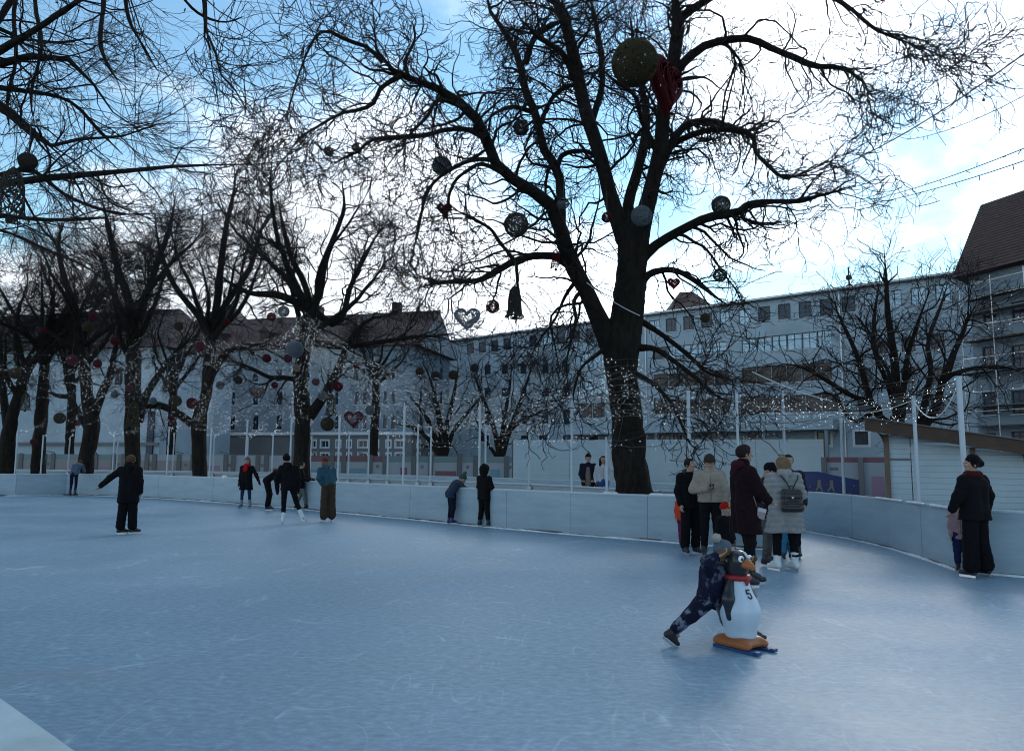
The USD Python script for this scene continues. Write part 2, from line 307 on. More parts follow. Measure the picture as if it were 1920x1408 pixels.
# white poles on the barrier lines, each with a foot plate and a cap
POST, PNAME = [], []
ORD = ['first', 'second', 'third', 'fourth', 'fifth', 'sixth', 'seventh', 'eighth', 'ninth', 'tenth', 'eleventh', 'twelfth', 'thirteenth', 'fourteenth']
def proj(x, y, z):
    d = np.array([x, y, z]) - EYE; w = d @ _f; return 960 + FOC * (d @ RIGHT) / w, 704 - FOC * (d @ UP) / w
def pole(x, y, h, label, group=None, r=0.032, short=None):
    short = short or label.split(',')[0]
    t = thing('light_pole', label, 'pole', (x, y, 0), group=group)
    obj('pole_shaft', cyl((0, 0, 0.4), (0, 0, h), r, 10), M['pole'], t, smooth=40)
    for z_ in (0.42, 0.8): obj('pole_clamp', box(-0.06, 0.06, -0.045, 0.045, z_, z_ + 0.08), M['metal'], t)
    obj('pole_cap', cyl((0, 0, h + 0.001), (0, 0, h + 0.03), r * 1.25, 10), M['pole'], t)
    POST.append(np.array([x, y, h])); PNAME.append(short)
def on_line(line, px, off):
    """Where the column px of the photograph meets a barrier line, moved off behind it."""
    p = smoothline(np.array(line, float), 400); i = np.argmin(np.abs([proj(*q, 1.5)[0] - px for q in p])); d = p[min(i + 1, 399)] - p[max(i - 1, 0)]; d /= np.linalg.norm(d)
    q = p[i] + np.array([-d[1], d[0]]) * off * (1 if off > 0 else 1); return q
g = 'white poles along the front barrier at left'
for k_, (px, top) in enumerate(((28, 812), (83, 817), (205, 815), (307, 801), (385, 803), (452, 788), (536, 785))):
    q = on_line(FRONT, px, 0.16); pole(q[0], q[1], at(px, top, q[1])[2], ORD[k_] + ' slim white pole from the left edge, on the front barrier', g, short=ORD[k_] + ' front pole from the left edge')
for px, top, lab in ((628, 780, 'white pole just right of the girl in the teal hoodie'), (747, 762, 'white pole on the front barrier left of the leaning child'), (889, 756, 'white pole between the leaning child and the child beside it'), (1063, 745, 'white pole left of the two people behind the barrier'), (1134, 822, 'short white pole in front of the person with raised arm')):
    q = on_line(FRONT, px, 0.16); pole(q[0], q[1], at(px, top, q[1])[2], lab)
for px, top, lab in ((1290, 735, 'tall white pole above the person in the beige fleece jacket'), (1384, 740, 'thin white pole above the tall person in the dark maroon coat')):
    q = on_line(FRONT + TIP[1:3], px, 0.18); pole(q[0], q[1], at(px, top, q[1])[2], lab, r=0.036 if px == 1290 else 0.026)
pole(*(at(1467, 735, 17.5)[:2]), at(1467, 735, 17.5)[2], 'white pole above the person with the backpack')
for px, top, lab in ((1568, 770, 'white pole in front of the blue skating banner'), (1703, 745, 'white pole in front of the wooden kiosk post'), (1794, 710, 'tall white pole left of the person in the black coat')):
    q = on_line(SIDE[:7], px, -0.16); pole(q[0], q[1], at(px, top, q[1])[2], lab, r=0.042 if px > 1780 else 0.034)
g = 'white poles on the second barrier behind the trees'
for k_, (px, top) in enumerate(((132, 821), (221, 829), (330, 812), (404, 817), (470, 820), (517, 814), (589, 818), (659, 816), (697, 808), (732, 814), (788, 798), (814, 801), (917, 800), (1002, 800))):
    q = on_line(BACK[::-1], px, -0.15); pole(q[0], q[1], at(px, top, q[1])[2], ORD[k_] + ' thin pole from the left on the second barrier, far behind the front one', g, short=ORD[k_] + ' far pole from the left')

def sun_glint_on(line, N, i0, i1, label_parent, seed, r=0.03, off=0.045):  # white lumps added on a rail to imitate sun patches
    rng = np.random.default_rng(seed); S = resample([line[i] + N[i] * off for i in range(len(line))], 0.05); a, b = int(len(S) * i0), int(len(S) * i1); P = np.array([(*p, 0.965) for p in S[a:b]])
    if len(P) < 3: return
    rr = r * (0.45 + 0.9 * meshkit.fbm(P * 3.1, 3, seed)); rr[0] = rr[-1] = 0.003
    obj('sun_glint_cap', tubes(P[None], rr[None], 8), M['snow'], label_parent, smooth=True)
def frac(line, px):
    S = resample(list(line), 0.05); return np.argmin([abs(proj(q[0], q[1], 0.95)[0] - px) for q in S]) / len(S)
bf, bs = stage.GetPrimAtPath('/World/rink_barrier'), stage.GetPrimAtPath('/World/rink_barrier_003')
for a, b, sd in ((1131, 1163, 3), (1219, 1276, 4)): sun_glint_on(Pf, Nf, frac(Pf, a), frac(Pf, b), bf, sd, 0.034)  # two sun patches on the front rail, put in as white lumps
fs = lambda px: np.argmin([abs(proj(q[0], q[1], 0.95)[0] - px) + 50 * (q[1] > 19) for q in resample(list(Ps), 0.05)]) / len(resample(list(Ps), 0.05))
sun_glint_on(Pf, Nf, frac(Pf, 416), frac(Pf, 424), bf, 9, 0.075)  # one more added white lump, for a small bright glint
for a, b, sd in ((1792, 1745, 5), (1738, 1700, 6), (1694, 1640, 7)): sun_glint_on(Ps, Ns, min(fs(a), fs(b)), max(fs(a), fs(b)), bs, sd, 0.022, -0.05)  # glints along the side rail, likewise added as white lumps

_short = {628: 'pole beside the teal hoodie', 747: 'pole left of the leaning child', 889: 'pole between the two children', 1063: 'pole left of the pair beyond', 1134: 'short pole before the raised arm', 1290: 'pole above the beige fleece', 1384: 'thin pole above the maroon coat', 1467: 'pole above the backpack', 1568: 'pole at the blue banner', 1703: 'pole at the kiosk post', 1794: 'tall pole beside the black coat'}
for i, p in enumerate(POST):
    if PNAME[i].startswith(('white', 'thin', 'short', 'tall')): PNAME[i] = _short[min(_short, key=lambda k: abs(k - proj(p[0], p[1], 1.2)[0]))]
# ------------------------------------------------------------------ buildings
class Facade:
    def __init__(s, px0, Y0, px1, Y1, py=864):
        a, b = at(px0, py, Y0), at(px1, py, Y1)
        s.o = np.array([a[0], a[1], 0]); s.d = np.array([b[0] - a[0], b[1] - a[1], 0]); s.L = np.linalg.norm(s.d); s.d /= s.L
        s.n = np.array([-s.d[1], s.d[0], 0])
        if s.n @ s.o < 0: s.n = -s.n                       # n points away from the camera
        s.mx = np.eye(4); s.mx[:3, 0], s.mx[:3, 1], s.mx[:3, 2], s.mx[:3, 3] = s.d, s.n, (0, 0, 1), s.o
    def uz(s, px, py):
        r = ray(px, py); k = (s.o - EYE) @ s.n / (r @ s.n); p = EYE + r * k
        return (p - s.o) @ s.d, p[2]
    def put(s, m):
        m = m.copy()
        if np.linalg.det(s.mx[:3, :3]) < 0: m.faces = m.faces[:, ::-1]
        m.apply_transform(s.mx); return m
    def wall(s, t, outline, holes, m, thick=0.3, front=0.0, name='wall'):
        P = Polygon(outline)
        for h in holes: P = P.difference(shapely.box(*h))
        parts = [trimesh.creation.extrude_polygon(g, thick, engine='earcut') for g in getattr(P, 'geoms', [P]) if g.area > 1e-3]
        w = join(parts); v = w.vertices.copy()
        w = trimesh.Trimesh(np.stack([v[:, 0], front + thick - v[:, 2], v[:, 1]], 1), w.faces, process=False); w.fix_normals()
        return obj(name, s.put(w), m, t)
    def box(s, t, u0, u1, y0, y1, z0, z1, m, name, **kw):
        return obj(name, s.put(box(u0, u1, y0, y1, z0, z1)), m, t, **kw)
    def window(s, t, u0, u1, z0, z1, cols=2, transom=0.0, fm='frame', pm='glass', rec=0.13, trim=None, fw=0.07):
        fr = [box(u0, u1, rec, rec + 0.07, z0, z0 + fw), box(u0, u1, rec, rec + 0.07, z1 - fw, z1), box(u0, u0 + fw, rec, rec + 0.07, z0 + fw, z1 - fw), box(u1 - fw, u1, rec, rec + 0.07, z0 + fw, z1 - fw)]
        for i in range(1, cols):
            u = u0 + (u1 - u0) * i / cols; fr.append(box(u - fw * 0.5, u + fw * 0.5, rec + 0.005, rec + 0.06, z0 + fw, z1 - fw))
        if transom:
            z = z0 + (z1 - z0) * transom; fr.append(box(u0 + fw, u1 - fw, rec + 0.008, rec + 0.055, z - fw * 0.4, z + fw * 0.4))
        w = obj('window', s.put(join(fr)), M[fm], t)
        obj('pane', s.put(box(u0 + fw * 0.5, u1 - fw * 0.5, rec + 0.03, rec + 0.045, z0 + fw * 0.5, z1 - fw * 0.5)), M[pm], w)
        obj('sill', s.put(box(u0 - 0.06, u1 + 0.06, -0.09, rec - 0.003, z0 - 0.07, z0 - 0.004)), M['trim'], w)
        if trim:
            k = trim
            obj('surround', s.put(join([box(u0 - k, u0, -0.03, 0.05, z0 - k, z1 + k), box(u1, u1 + k, -0.03, 0.05, z0 - k, z1 + k), box(u0, u1, -0.03, 0.05, z1, z1 + k), box(u0, u1, -0.032, 0.05, z0 - k, z0 - 0.075)])), M['trim'], w)
R = random.Random(5)

# --- long white five-storey building, right of the middle
F = Facade(1812, 68, 850, 109)
t = thing('school_building', 'long white five storey building with rows of dark framed windows behind the thick tree', 'building')
Z = F.uz(1790, 517)[1]
holes, wins = [], []
def win(x0, y0, x1, y1, **k):
    (ua, za), (ub, zb) = F.uz(x0, (y0 + y1) / 2), F.uz(x1, (y0 + y1) / 2)
    uc = F.uz((x0 + x1) / 2, y0); ud = F.uz((x0 + x1) / 2, y1)
    r = (min(ua, ub), ud[1], max(ua, ub), uc[1]); holes.append(r); wins.append((r, k))
def line(x, xa, ya, xb, yb): return ya + (yb - ya) * (x - xa) / (xb - xa)
# top storey: one window every few metres along the whole front
x = 1782.0
while x > 880:
    w = 13 + 16 * (x - 860) / 940
    yt, yb = line(x, 1765, 535, 870, 646), line(x, 1765, 568, 870, 666)
    win(x - w, yt, x, yb, cols=2, transom=0.55 if R.random() < 0.5 else 0, pm=R.choice(['glass', 'glass', 'blind'])); x -= w * 1.62
def ribbon(xa, ya0, ya1, xb, yb0, yb1, n, **k):
    for i in range(n):
        a, b = xa + (xb - xa) * (i + 0.015) / n, xa + (xb - xa) * (i + 0.985) / n; c = (a + b) / 2
        kk = dict(k)
        if 'pms' in kk: kk['pm'] = R.choice(kk.pop('pms'))
        win(a, line(c, xa, ya0, xb, yb0), b, line(c, xa, ya1, xb, yb1), **kk)
B = ['blind', 'glass', 'blind', 'glass', 'blind']
ribbon(1390, 636, 663, 1560, 618, 650, 6, cols=2, transom=0.65, pms=B)
ribbon(1225, 652, 675, 1362, 640, 666, 5, cols=2, transom=0.65, pms=['glass', 'blind', 'glass'])
ribbon(1390, 690, 720, 1560, 678, 713, 6, cols=3, pm='curtain', fm='frameb')
ribbon(1225, 702, 726, 1368, 693, 722, 5, cols=3, pm='curtain', fm='frameb')
ribbon(1388, 744, 774, 1572, 738, 772, 6, cols=3, pm='curtain', fm='frameb')
ribbon(1225, 751, 776, 1368, 746, 774, 5, cols=3, pm='curtain', fm='frameb')
for ya, yb, pm in ((663, 690, 'blind'), (711, 740, 'blind'), (757, 784, 'curtain')): ribbon(1087, ya, yb, 1134, ya - 3, yb - 2, 2, cols=3, pm=pm)
for ya, yb in ((684, 702), (728, 745), (770, 796)):
    for xx in (908, 940, 975, 1016, 1056): win(xx, ya - (xx - 900) * 0.02, xx + 12, yb - (xx - 900) * 0.01, cols=1)
for xx, ya, yb in ((1608, 690, 716), (1640, 640, 664), (1690, 632, 660), (1745, 625, 655), (1690, 690, 720), (1745, 688, 720), (1690, 748, 776), (1745, 746, 776), (1608, 748, 772)): win(xx, ya, xx + 26, yb, cols=2)
for xx in (900, 938, 976, 1010, 1055, 1105, 1236, 1262, 1330, 1402): win(xx, 816, xx + 17, 828, cols=1, trim=0.15)
for xx in (1532, 1603): win(xx, 809, xx + 25, 834, cols=2, trim=0.22, pm='glass')
holes2 = holes
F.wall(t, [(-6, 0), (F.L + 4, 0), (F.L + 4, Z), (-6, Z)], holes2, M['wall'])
for (u0, z0, u1, z1), k in wins: F.window(t, u0, u1, z0, z1, **k)
F.box(t, -6, F.L + 4, 0.3, 14, 0, Z - 0.4, M['wall'], 'rear_block')
F.box(t, -6.4, F.L + 4.4, -0.55, 14.3, Z + 0.002, Z + 0.30, M['wall2'], 'cornice')
F.box(t, -6.2, F.L + 4.2, -0.65, -0.551, Z + 0.10, Z + 0.24, M['metal'], 'gutter')
zl = F.uz(1500, 790)[1]
ul0, ul1 = sorted((F.uz(1580, 790)[0], F.uz(1080, 790)[0]))
F.box(t, ul0, ul1, -3.2, -0.004, zl - 1.0, zl, M['wall'], 'canopy_roof')
for i in range(6): F.box(t, ul0 + 0.6 + i * (ul1 - ul0 - 1.4) / 5, ul0 + 0.9 + i * (ul1 - ul0 - 1.4) / 5, -3.0, -2.7, 0, zl - 1.004, M['wall2'], 'canopy_pillar')
for px in (1580, 1212, 1008):
    u = F.uz(px, 700)[0]; obj('downpipe', F.put(cyl((u, -0.12, 0), (u, -0.12, Z), 0.09, 8)), M['metal'], t)

def hip_roof(px0, px1, pyb, pyt, Y, ridge, depth, mname, name, label, fin=False, cat='roof'):
    a, b = at(px0, pyb, Y), at(px1, pyb, Y); z1 = at(px0, pyt, Y + depth / 2)[2]; z0 = a[2]
    c = (a[0] + b[0]) / 2; w = (b[0] - a[0]) / 2; d = depth / 2
    v = [(-w, 0, 0), (w, 0, 0), (w, depth, 0), (-w, depth, 0), (-ridge * w, d, z1 - z0), (ridge * w, d, z1 - z0)]
    f = [(0, 1, 5), (0, 5, 4), (1, 2, 5), (2, 3, 4), (2, 4, 5), (3, 0, 4), (0, 3, 2), (0, 2, 1)]
    t = thing(name, label, cat, (c, Y, z0))
    obj('roof', (v, f), M[mname], t)
    obj('walls', box(-w * 0.93, w * 0.93, 0.3, depth - 0.3, -z0, -0.003), M['wall2'], t)
    if fin:
        obj('finial', join([cyl((0, d, z1 - z0 - 0.1), (0, d, z1 - z0 + 2.4), 0.10, 6), trimesh.creation.icosphere(1, 0.42).apply_translation((0, d, z1 - z0 + 0.9))]), M['roofd'], t)
    return t
hip_roof(1250, 1362, 590, 548, 112, 0.25, 12, 'roof', 'tower_house', 'brown hipped roof peeping over the white building right of the thick tree', cat='house')
hip_roof(1588, 1648, 552, 532, 100, 0.05, 8, 'roofd', 'turret_house', 'small pointed turret roof with finial above the white building', True, cat='turret')

# --- older white building with a gabled red roof, left of the middle
FF = Facade(768, 90, -160, 109)
_c = FF.o + FF.n * 14.0
FE = Facade(768, 90, 768, 90 + 14); FE.o = FF.o.copy(); FE.d = FF.n.copy(); FE.L = 14.0; FE.n = FF.d.copy()
FE.mx[:3, 0], FE.mx[:3, 1], FE.mx[:3, 3] = FE.d, FE.n, FE.o
t = thing('gabled_building', 'older white building with reddish gabled roof and grey ground floor behind the poles', 'building')
ze = FF.uz(700, 645)[1]; zg = FF.uz(700, 813)[1]
for F, lo, hi in ((FF, 20, 762), (FE, 773, 838)):
    end = F is FE
    holes, wins = [], []
    for row, (ya, yb) in enumerate(((693, 716), (736, 760), (780, 806))):
        xx = 846.0; k = 0
        while xx > 20:
            w_ = 6.5 if xx > 560 else 10.5
            if lo < xx - w_ and xx < hi and not (70 < xx < 290 and row > 0):
                sk = (xx - 400) * -0.006
                win(xx - w_, ya + sk, xx, yb + sk, cols=1 if xx > 560 else 2, transom=0.6, fm='frame', pm='glass')
            k += 1; xx -= (15 if k % 2 else 38) if xx > 560 else 44
    u_in = 0.31 if end else -0.2
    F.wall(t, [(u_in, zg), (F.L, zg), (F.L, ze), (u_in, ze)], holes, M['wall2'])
    for (u0, z0, u1, z1), k in wins: F.window(t, u0, u1, z0, z1, **k)
    holes, wins = [], []
    for xx, w in ((586, 6), (602, 14), (631, 7), (651, 7), (672, 16), (701, 8), (725, 7), (742, 15), (781, 7), (804, 7)):
        if lo < xx < hi - w * 0.5:
            win(xx, 826, xx + w, 838.5, cols=2 if w > 10 else 1, fm='trim', trim=0.16)
            win(xx, 850, xx + w, 861, cols=2 if w > 10 else 1, fm='trim', trim=0.16)
    g = Polygon([(u_in, 0), (F.L, 0), (F.L, zg - 0.004), (u_in, zg - 0.004)])
    if end:
        (ua, _), (ub, _) = F.uz(838, 840), F.uz(818, 840); uc = (ua + ub) / 2; ur = abs(ub - ua) / 2; zt = F.uz(828, 838)[1]
        g = g.difference(Polygon([(uc - ur, 0.0)] + [(uc - ur * math.cos(q), zt + ur * 0.7 * math.sin(q)) for q in np.linspace(0, math.pi, 13)] + [(uc + ur, 0.0)]))
        obj('arched_door', F.put(box(uc - ur + 0.01, uc + ur - 0.01, 0.32, 0.38, 0, zt + ur * 0.7)), M['wood'], t)
    for h in holes: g = g.difference(shapely.box(*h))
    w = join([trimesh.creation.extrude_polygon(q, 0.3, engine='earcut') for q in getattr(g, 'geoms', [g])]); v = w.vertices.copy()
    w = trimesh.Trimesh(np.stack([v[:, 0], 0.3 - v[:, 2], v[:, 1]], 1), w.faces, process=False); w.fix_normals()
    obj('ground_floor_wall', F.put(w), M['grey'], t)
    for (u0, z0, u1, z1), k in wins: F.window(t, u0, u1, z0, z1, **k)
FE.box(t, 0.3, FE.L, -0.2, -0.004, zg - 0.15, zg + 0.2, M['trim'], 'string_course')
F = FF
F.box(t, -0.4, F.L, -0.22, -0.004, zg - 0.15, zg + 0.2, M['trim'], 'string_course')
F.box(t, 0.42, F.L, 0.42, 13.7, 0, ze - 0.01, M['wall2'], 'rear_block')
# roof and its gable at the right end
ap = at(803, 583, 97); zr = ap[2]
v = [(-0.9, -0.7, ze - 0.3), (F.L, -0.7, ze - 0.3), (F.L, 14.7, ze - 0.3), (-0.9, 14.7, ze - 0.3), (-0.9, 7, zr), (F.L, 7, zr)]
rf = [(0, 1, 5), (0, 5, 4), (2, 3, 4), (2, 4, 5), (0, 4, 3), (1, 2, 5), (0, 3, 2), (0, 2, 1)]
roof = obj('roof', F.put(trimesh.Trimesh(v, rf, process=False)), M['roof'], t)
obj('gable_wall', F.put(trimesh.Trimesh([(-0.95, 0.2, ze - 0.3), (-0.95, 13.8, ze - 0.3), (-0.95, 7, zr - 0.5), (-0.91, 0.2, ze - 0.3), (-0.91, 13.8, ze - 0.3), (-0.91, 7, zr - 0.5)], [(0, 2, 1), (3, 4, 5), (0, 1, 4), (0, 4, 3), (1, 2, 5), (1, 5, 4), (2, 0, 3), (2, 3, 5)], process=False)), M['wall2'], t)
for u in (4.5, 16, 33):
    obj('chimney', F.put(box(u, u + 1.0, 6.2, 7.4, zr - 1.4, zr + 1.2)), M['roofd'], roof)
# dormers
for u in (8, 14, 21, 28, 36, 44):
    zb = ze + 1.0
    obj('dormer', F.put(join([box(u - 0.7, u + 0.7, 1.0, 4.0, zb, zb + 1.3), trimesh.Trimesh([(u - 0.9, 0.8, zb + 1.302), (u + 0.9, 0.8, zb + 1.302), (u, 0.8, zb + 2.0), (u - 0.9, 4.6, zb + 1.302), (u + 0.9, 4.6, zb + 1.302), (u, 4.6, zb + 2.0)], [(0, 1, 2), (3, 5, 4), (0, 2, 5), (0, 5, 3), (1, 4, 5), (1, 5, 2), (0, 3, 4), (0, 4, 1)], process=False)])), M['roofd'], roof)
hip_roof(346, 452, 610, 572, 118, 0.1, 14, 'roofd', 'hipped_house', 'dark hipped roof rising behind the trees at left', cat='house')
# --- plain pale annexe at left, nearer
F = Facade(297, 74, -140, 80)
t = thing('annexe_building', 'plain pale windowless annexe behind the row of trees at far left', 'building')
za = F.uz(150, 655)[1]; holes, wins = [], []
for xx in (40, 118, 215): win(xx, 690, xx + 15, 722, cols=2, transom=0.6)
F.wall(t, [(0, 0), (F.L, 0), (F.L, za), (0, za)], holes, M['wall'])
for (u0, z0, u1, z1), k in wins: F.window(t, u0, u1, z0, z1, **k)
F.box(t, 0, F.L, 0.3, 12, 0, za - 0.2, M['wall'], 'rear_block')
obj('roof', F.put(trimesh.Trimesh([(-0.5, -0.6, za), (F.L, -0.6, za), (F.L, 12.6, za), (-0.5, 12.6, za), (3, 6, za + 5.2), (F.L, 6, za + 5.2)], rf, process=False)), M['roofd'], t)
obj('ledge', F.put(box(0, F.L, -0.25, -0.004, F.uz(150, 832)[1] - 0.15, F.uz(150, 832)[1] + 0.15)), M['grey'], t)
u = F.uz(290, 800)[0]; F.box(t, u, u + 0.7, -0.2, -0.005, 0, F.uz(290, 772)[1], M['frame'], 'dark_gap_strip')  # dark upright strip standing in for the dark gap at the wall edge

# --- scaffolded building with the big brown roof at the right edge
F = Facade(1838, 52, 2300, 39)
t = thing('scaffolded_building', 'building with steep brown tiled roof and scaffold decks at the right edge', 'building')
ze = F.uz(1810, 522)[1]; holes, wins = [], []
for ya, yb in ((568, 604), (650, 690), (735, 778), (812, 832)):
    for xx in (1842, 1896, 1960, 2030): win(xx, ya - (xx - 1842) * 0.06, xx + 26, yb - (xx - 1842) * 0.04, cols=2, transom=0.6)
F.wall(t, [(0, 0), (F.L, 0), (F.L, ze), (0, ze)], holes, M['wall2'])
for (u0, z0, u1, z1), k in wins: F.window(t, u0, u1, z0, z1, **k)
F.box(t, 0, F.L, 0.3, 13, 0, ze - 0.1, M['wall2'], 'rear_block')
zr = at(1838, 388, 57)[2]
UR = min(np.linspace(-8, 4, 121), key=lambda u: abs(proj(*(F.o + F.d * u + F.n * 5.5 + np.array([0, 0, zr])))[0] - 1838))
v = [(-0.5, -1.0, ze), (F.L, -1.0, ze), (F.L, 13.6, ze), (UR * 1.9, 13.6, ze), (UR, 5.5, zr), (F.L, 5.5, zr)]
roof = obj('roof', F.put(trimesh.Trimesh(v, rf, process=False)), M['roof'], t)
sl = np.array([0, 6.5, zr - ze]); sl /= np.linalg.norm(sl); LR = math.hypot(6.5, zr - ze)
courses = []
for i in range(1, 26):
    c = np.array([0, -1.0, ze]) + sl * LR * i / 26; nn = np.array([0, -sl[2], sl[1]])
    courses.append(box(-0.45 + i / 26 * (UR + 0.45), F.L, -0.02, 0.02, -0.035, 0.035).apply_translation(c + nn * 0.02))
tag(obj('tile_courses', F.put(join(courses)), M['roof'], roof), kind='stuff')
for i, py in enumerate((560, 588, 640, 700, 764, 800)):
    z = F.uz(1860, py)[1]
    F.box(t, 0.2, F.L, -1.25, -0.15, z, z + 0.07, M['grey'] if i % 2 else M['woodl'], 'scaffold_deck')
    obj('scaffold_rail', F.put(cyl((0.2, -1.3, z + 1.0), (F.L, -1.3, z + 1.0), 0.03, 6)), M['metal'], t)
for i in range(8):
    u = 0.3 + i * 2.3; obj('scaffold_tube', F.put(cyl((u, -1.34, 0), (u, -1.34, ze - 0.5), 0.035, 6)), M['metal'], t)

# ------------------------------------------------------------------ hoarding fence behind the rinks, left half
def pmat(name, c): M[name] = mat(name, c, 0.5, 0.08, 2.0); return M[name]
pmat('pwhite', (0.23, 0.275, 0.32)); pmat('pgreen', (0.11, 0.18, 0.19)); pmat('ppink', (0.13, 0.06, 0.08)); pmat('ppost', (0.08, 0.09, 0.10)); pmat('pblue', (0.035, 0.05, 0.16)); pmat('pbeige', (0.19, 0.185, 0.19)); pmat('pmauve', (0.22, 0.15, 0.22)); pmat('pteal', (0.10, 0.22, 0.28))
F = Facade(964, 43, -60, 48)
t = thing('hoarding_fence', 'long hoarding fence of pale printed panels with dark posts behind the left rink', 'fence')
edges = [964, 950, 892, 862, 808, 776, 722, 695, 645, 623, 566, 546, 500, 484, 438, 424, 376, 362, 336, 290, 276, 232, 214, 180, 160, 100, 84, 40, 22, -30]
for i in range(len(edges) - 1):
    (u0, zt), (u1, _) = F.uz(edges[i], 857), F.uz(edges[i + 1], 857); zt = 1.9
    if i % 2 == 0 and edges[i] - edges[i + 1] < 40 or True:
        band = 'ppink' if 560 < edges[i] < 725 else ('pgreen' if edges[i] > 724 or edges[i] < 250 else 'pwhite')
        obj('panel', F.put(box(u0 + 0.03, u1 - 0.03, 0, 0.03, 0.1, zt - 0.36)), M['pwhite' if edges[i] > 420 else 'pbeige'], t)
        obj('panel_band', F.put(box(u0 + 0.03, u1 - 0.03, 0, 0.03, zt - 0.357, zt)), M[band], t)
        if u1 - u0 > 1.1:
            a, b = R.uniform(0.1, 0.25), R.uniform(0.45, 0.85); w = u1 - u0
            obj('printed_picture', F.put(box(u0 + w * a, u0 + w * b, -0.006, -0.002, 0.55, R.uniform(1.05, 1.3))), M[R.choice(['pmauve', 'pteal', 'ppink', 'pmauve', 'pbeige'])], t)
        elif u1 - u0 > 0.3:
            obj('notice', F.put(box((u0 + u1) / 2 - 0.09, (u0 + u1) / 2 + 0.09, -0.006, -0.002, 1.2, 1.38)), M['grey'], t)
    if i: obj('fence_post', F.put(box(u0 - 0.14, u0 + 0.14, -0.05, -0.012, 0, zt + 0.05)), M['ppost'], t)
for i in range(12):
    u = 3 + i * 2.9; obj('lamp_arm', F.put(join([cyl((u, -0.06, 1.9), (u, -0.06, 2.0), 0.03, 6), cyl((u, -0.06, 2.0), (u + 0.35, -0.3, 2.08), 0.03, 6)])), M['ppost'], t)

# --- tall white plank wall behind the thick tree
def plank_wall(F, name, label, u0, u1, ztop, ph, seams, cat='wall', holes=0, top=None, m='clad', zb=0.0):
    t = thing(name, label, cat)
    cuts = [u0] + seams + [u1]
    for a, b in zip(cuts[:-1], cuts[1:]):
        z = zb; k = 0
        while z < ztop - 0.02:
            ze_ = min(z + ph, ztop); q = R.uniform(0, 0.004)
            zz = (ze_, ze_)
            if top: zz = (min(ze_, top(a)), min(ze_, top(b)))
            if max(zz) > z + 0.03:
                v = [(x, y, zq) for y in (-q, 0.025) for x, zq in ((a + 0.006, z + 0.004), (b - 0.006, z + 0.004), (b - 0.006, max(zz[1], z + 0.01)), (a + 0.006, max(zz[0], z + 0.01)))]
                tm = trimesh.Trimesh(v, [(0, 1, 2), (0, 2, 3), (5, 4, 7), (5, 7, 6), (0, 4, 5), (0, 5, 1), (3, 2, 6), (3, 6, 7), (0, 3, 7), (0, 7, 4), (1, 5, 6), (1, 6, 2)], process=False)
                obj('plank', F.put(tm), M[m], t)
            z += ph; k += 1
    return t
F = Facade(962, 31.2, 1545, 27.8)
ua, ub = F.uz(962, 850)[0], F.uz(1545, 850)[0]
zt = F.uz(1240, 824)[1]
t = plank_wall(F, 'plank_wall', 'tall white plank wall behind the people and the thick trunk', ua, ub, zt, 0.22, [ua + (ub - ua) * k / 5 for k in (1, 2, 3, 4)])
for k in range(6):
    u = ua + (ub - ua) * k / 5; F.box(t, u - 0.05, u + 0.05, 0.03, 0.12, 0, zt, M['woodl'], 'wall_post')

# --- wooden kiosk at the right, its white cladding and the sloping roof beam
YK = 15.4
F = Facade(1664, YK, 2080, YK - 1.6)
t0 = thing('kiosk', 'kiosk with dark sloping roof beam, wooden post and white plank walls behind the right barrier', 'kiosk')
u0, z0 = F.uz(1622, 797); u1, z1 = F.uz(1930, 842)
slope = (z1 - z0) / (u1 - u0)
def topz(u): return z0 + slope * (u - u0) - 0.13
UE = F.L + 1.0
t = t0
def clad(ua, ub, ph, zmax):
    z = 0.0
    while z < zmax:
        za_, zb_ = min(z + ph, topz(ua)), min(z + ph, topz(ub)); q = R.uniform(0, 0.004)
        if max(za_, zb_) > z + 0.03:
            v = [(x, y, zq) for y in (-q, 0.025) for x, zq in ((ua, z + 0.004), (ub, z + 0.004), (ub, max(zb_, z + 0.012)), (ua, max(za_, z + 0.012)))]
            obj('plank', F.put(trimesh.Trimesh(v, [(0, 1, 2), (0, 2, 3), (5, 4, 7), (5, 7, 6), (0, 4, 5), (0, 5, 1), (3, 2, 6), (3, 6, 7), (0, 3, 7), (0, 7, 4), (1, 5, 6), (1, 6, 2)], process=False)), M['clad'], t)
        z += ph
us = [F.uz(p, 860)[0] for p in (1667, 1708, 1820, 1920)] + [UE]
for a, b in zip(us[:-1], us[1:]): clad(a + 0.008, b - 0.008, 0.115, 2.6)
up = F.uz(1663, 860)[0]
F.box(t, up - 0.05, up + 0.05, -0.06, 0.06, 0, topz(up), M['woodl'], 'corner_post')
up2 = F.uz(1823, 850)[0]; F.box(t, up2 - 0.045, up2 + 0.045, -0.065, -0.006, 0, topz(up2), M['woodl'], 'middle_post')
F.box(t, us[0], us[1], -0.03, -0.006, F.uz(1680, 861)[1] - 0.02, F.uz(1680, 861)[1] + 0.02, M['grey'], 'batten')
def beam(ua, ub, y0, y1, dz0, dz1, name, m):
    v = [(u, y, z0 + slope * (u - u0) + dz) for u in (ua, ub) for y in (y0, y1) for dz in (dz0, dz1)]
    h = trimesh.Trimesh(v, process=False).convex_hull; obj(name, F.put(h), M[m], t)
beam(u0, UE + 0.4, -0.42, -0.36, -0.13, 0.13, 'fascia_beam', 'wood')
beam(u0 + 0.05, UE + 0.4, -0.358, 2.6, 0.0, 0.09, 'roof_deck', 'wood')
beam(u0 - 0.02, UE + 0.4, -0.46, 2.7, 0.131, 0.15, 'roofing_felt', 'grey')
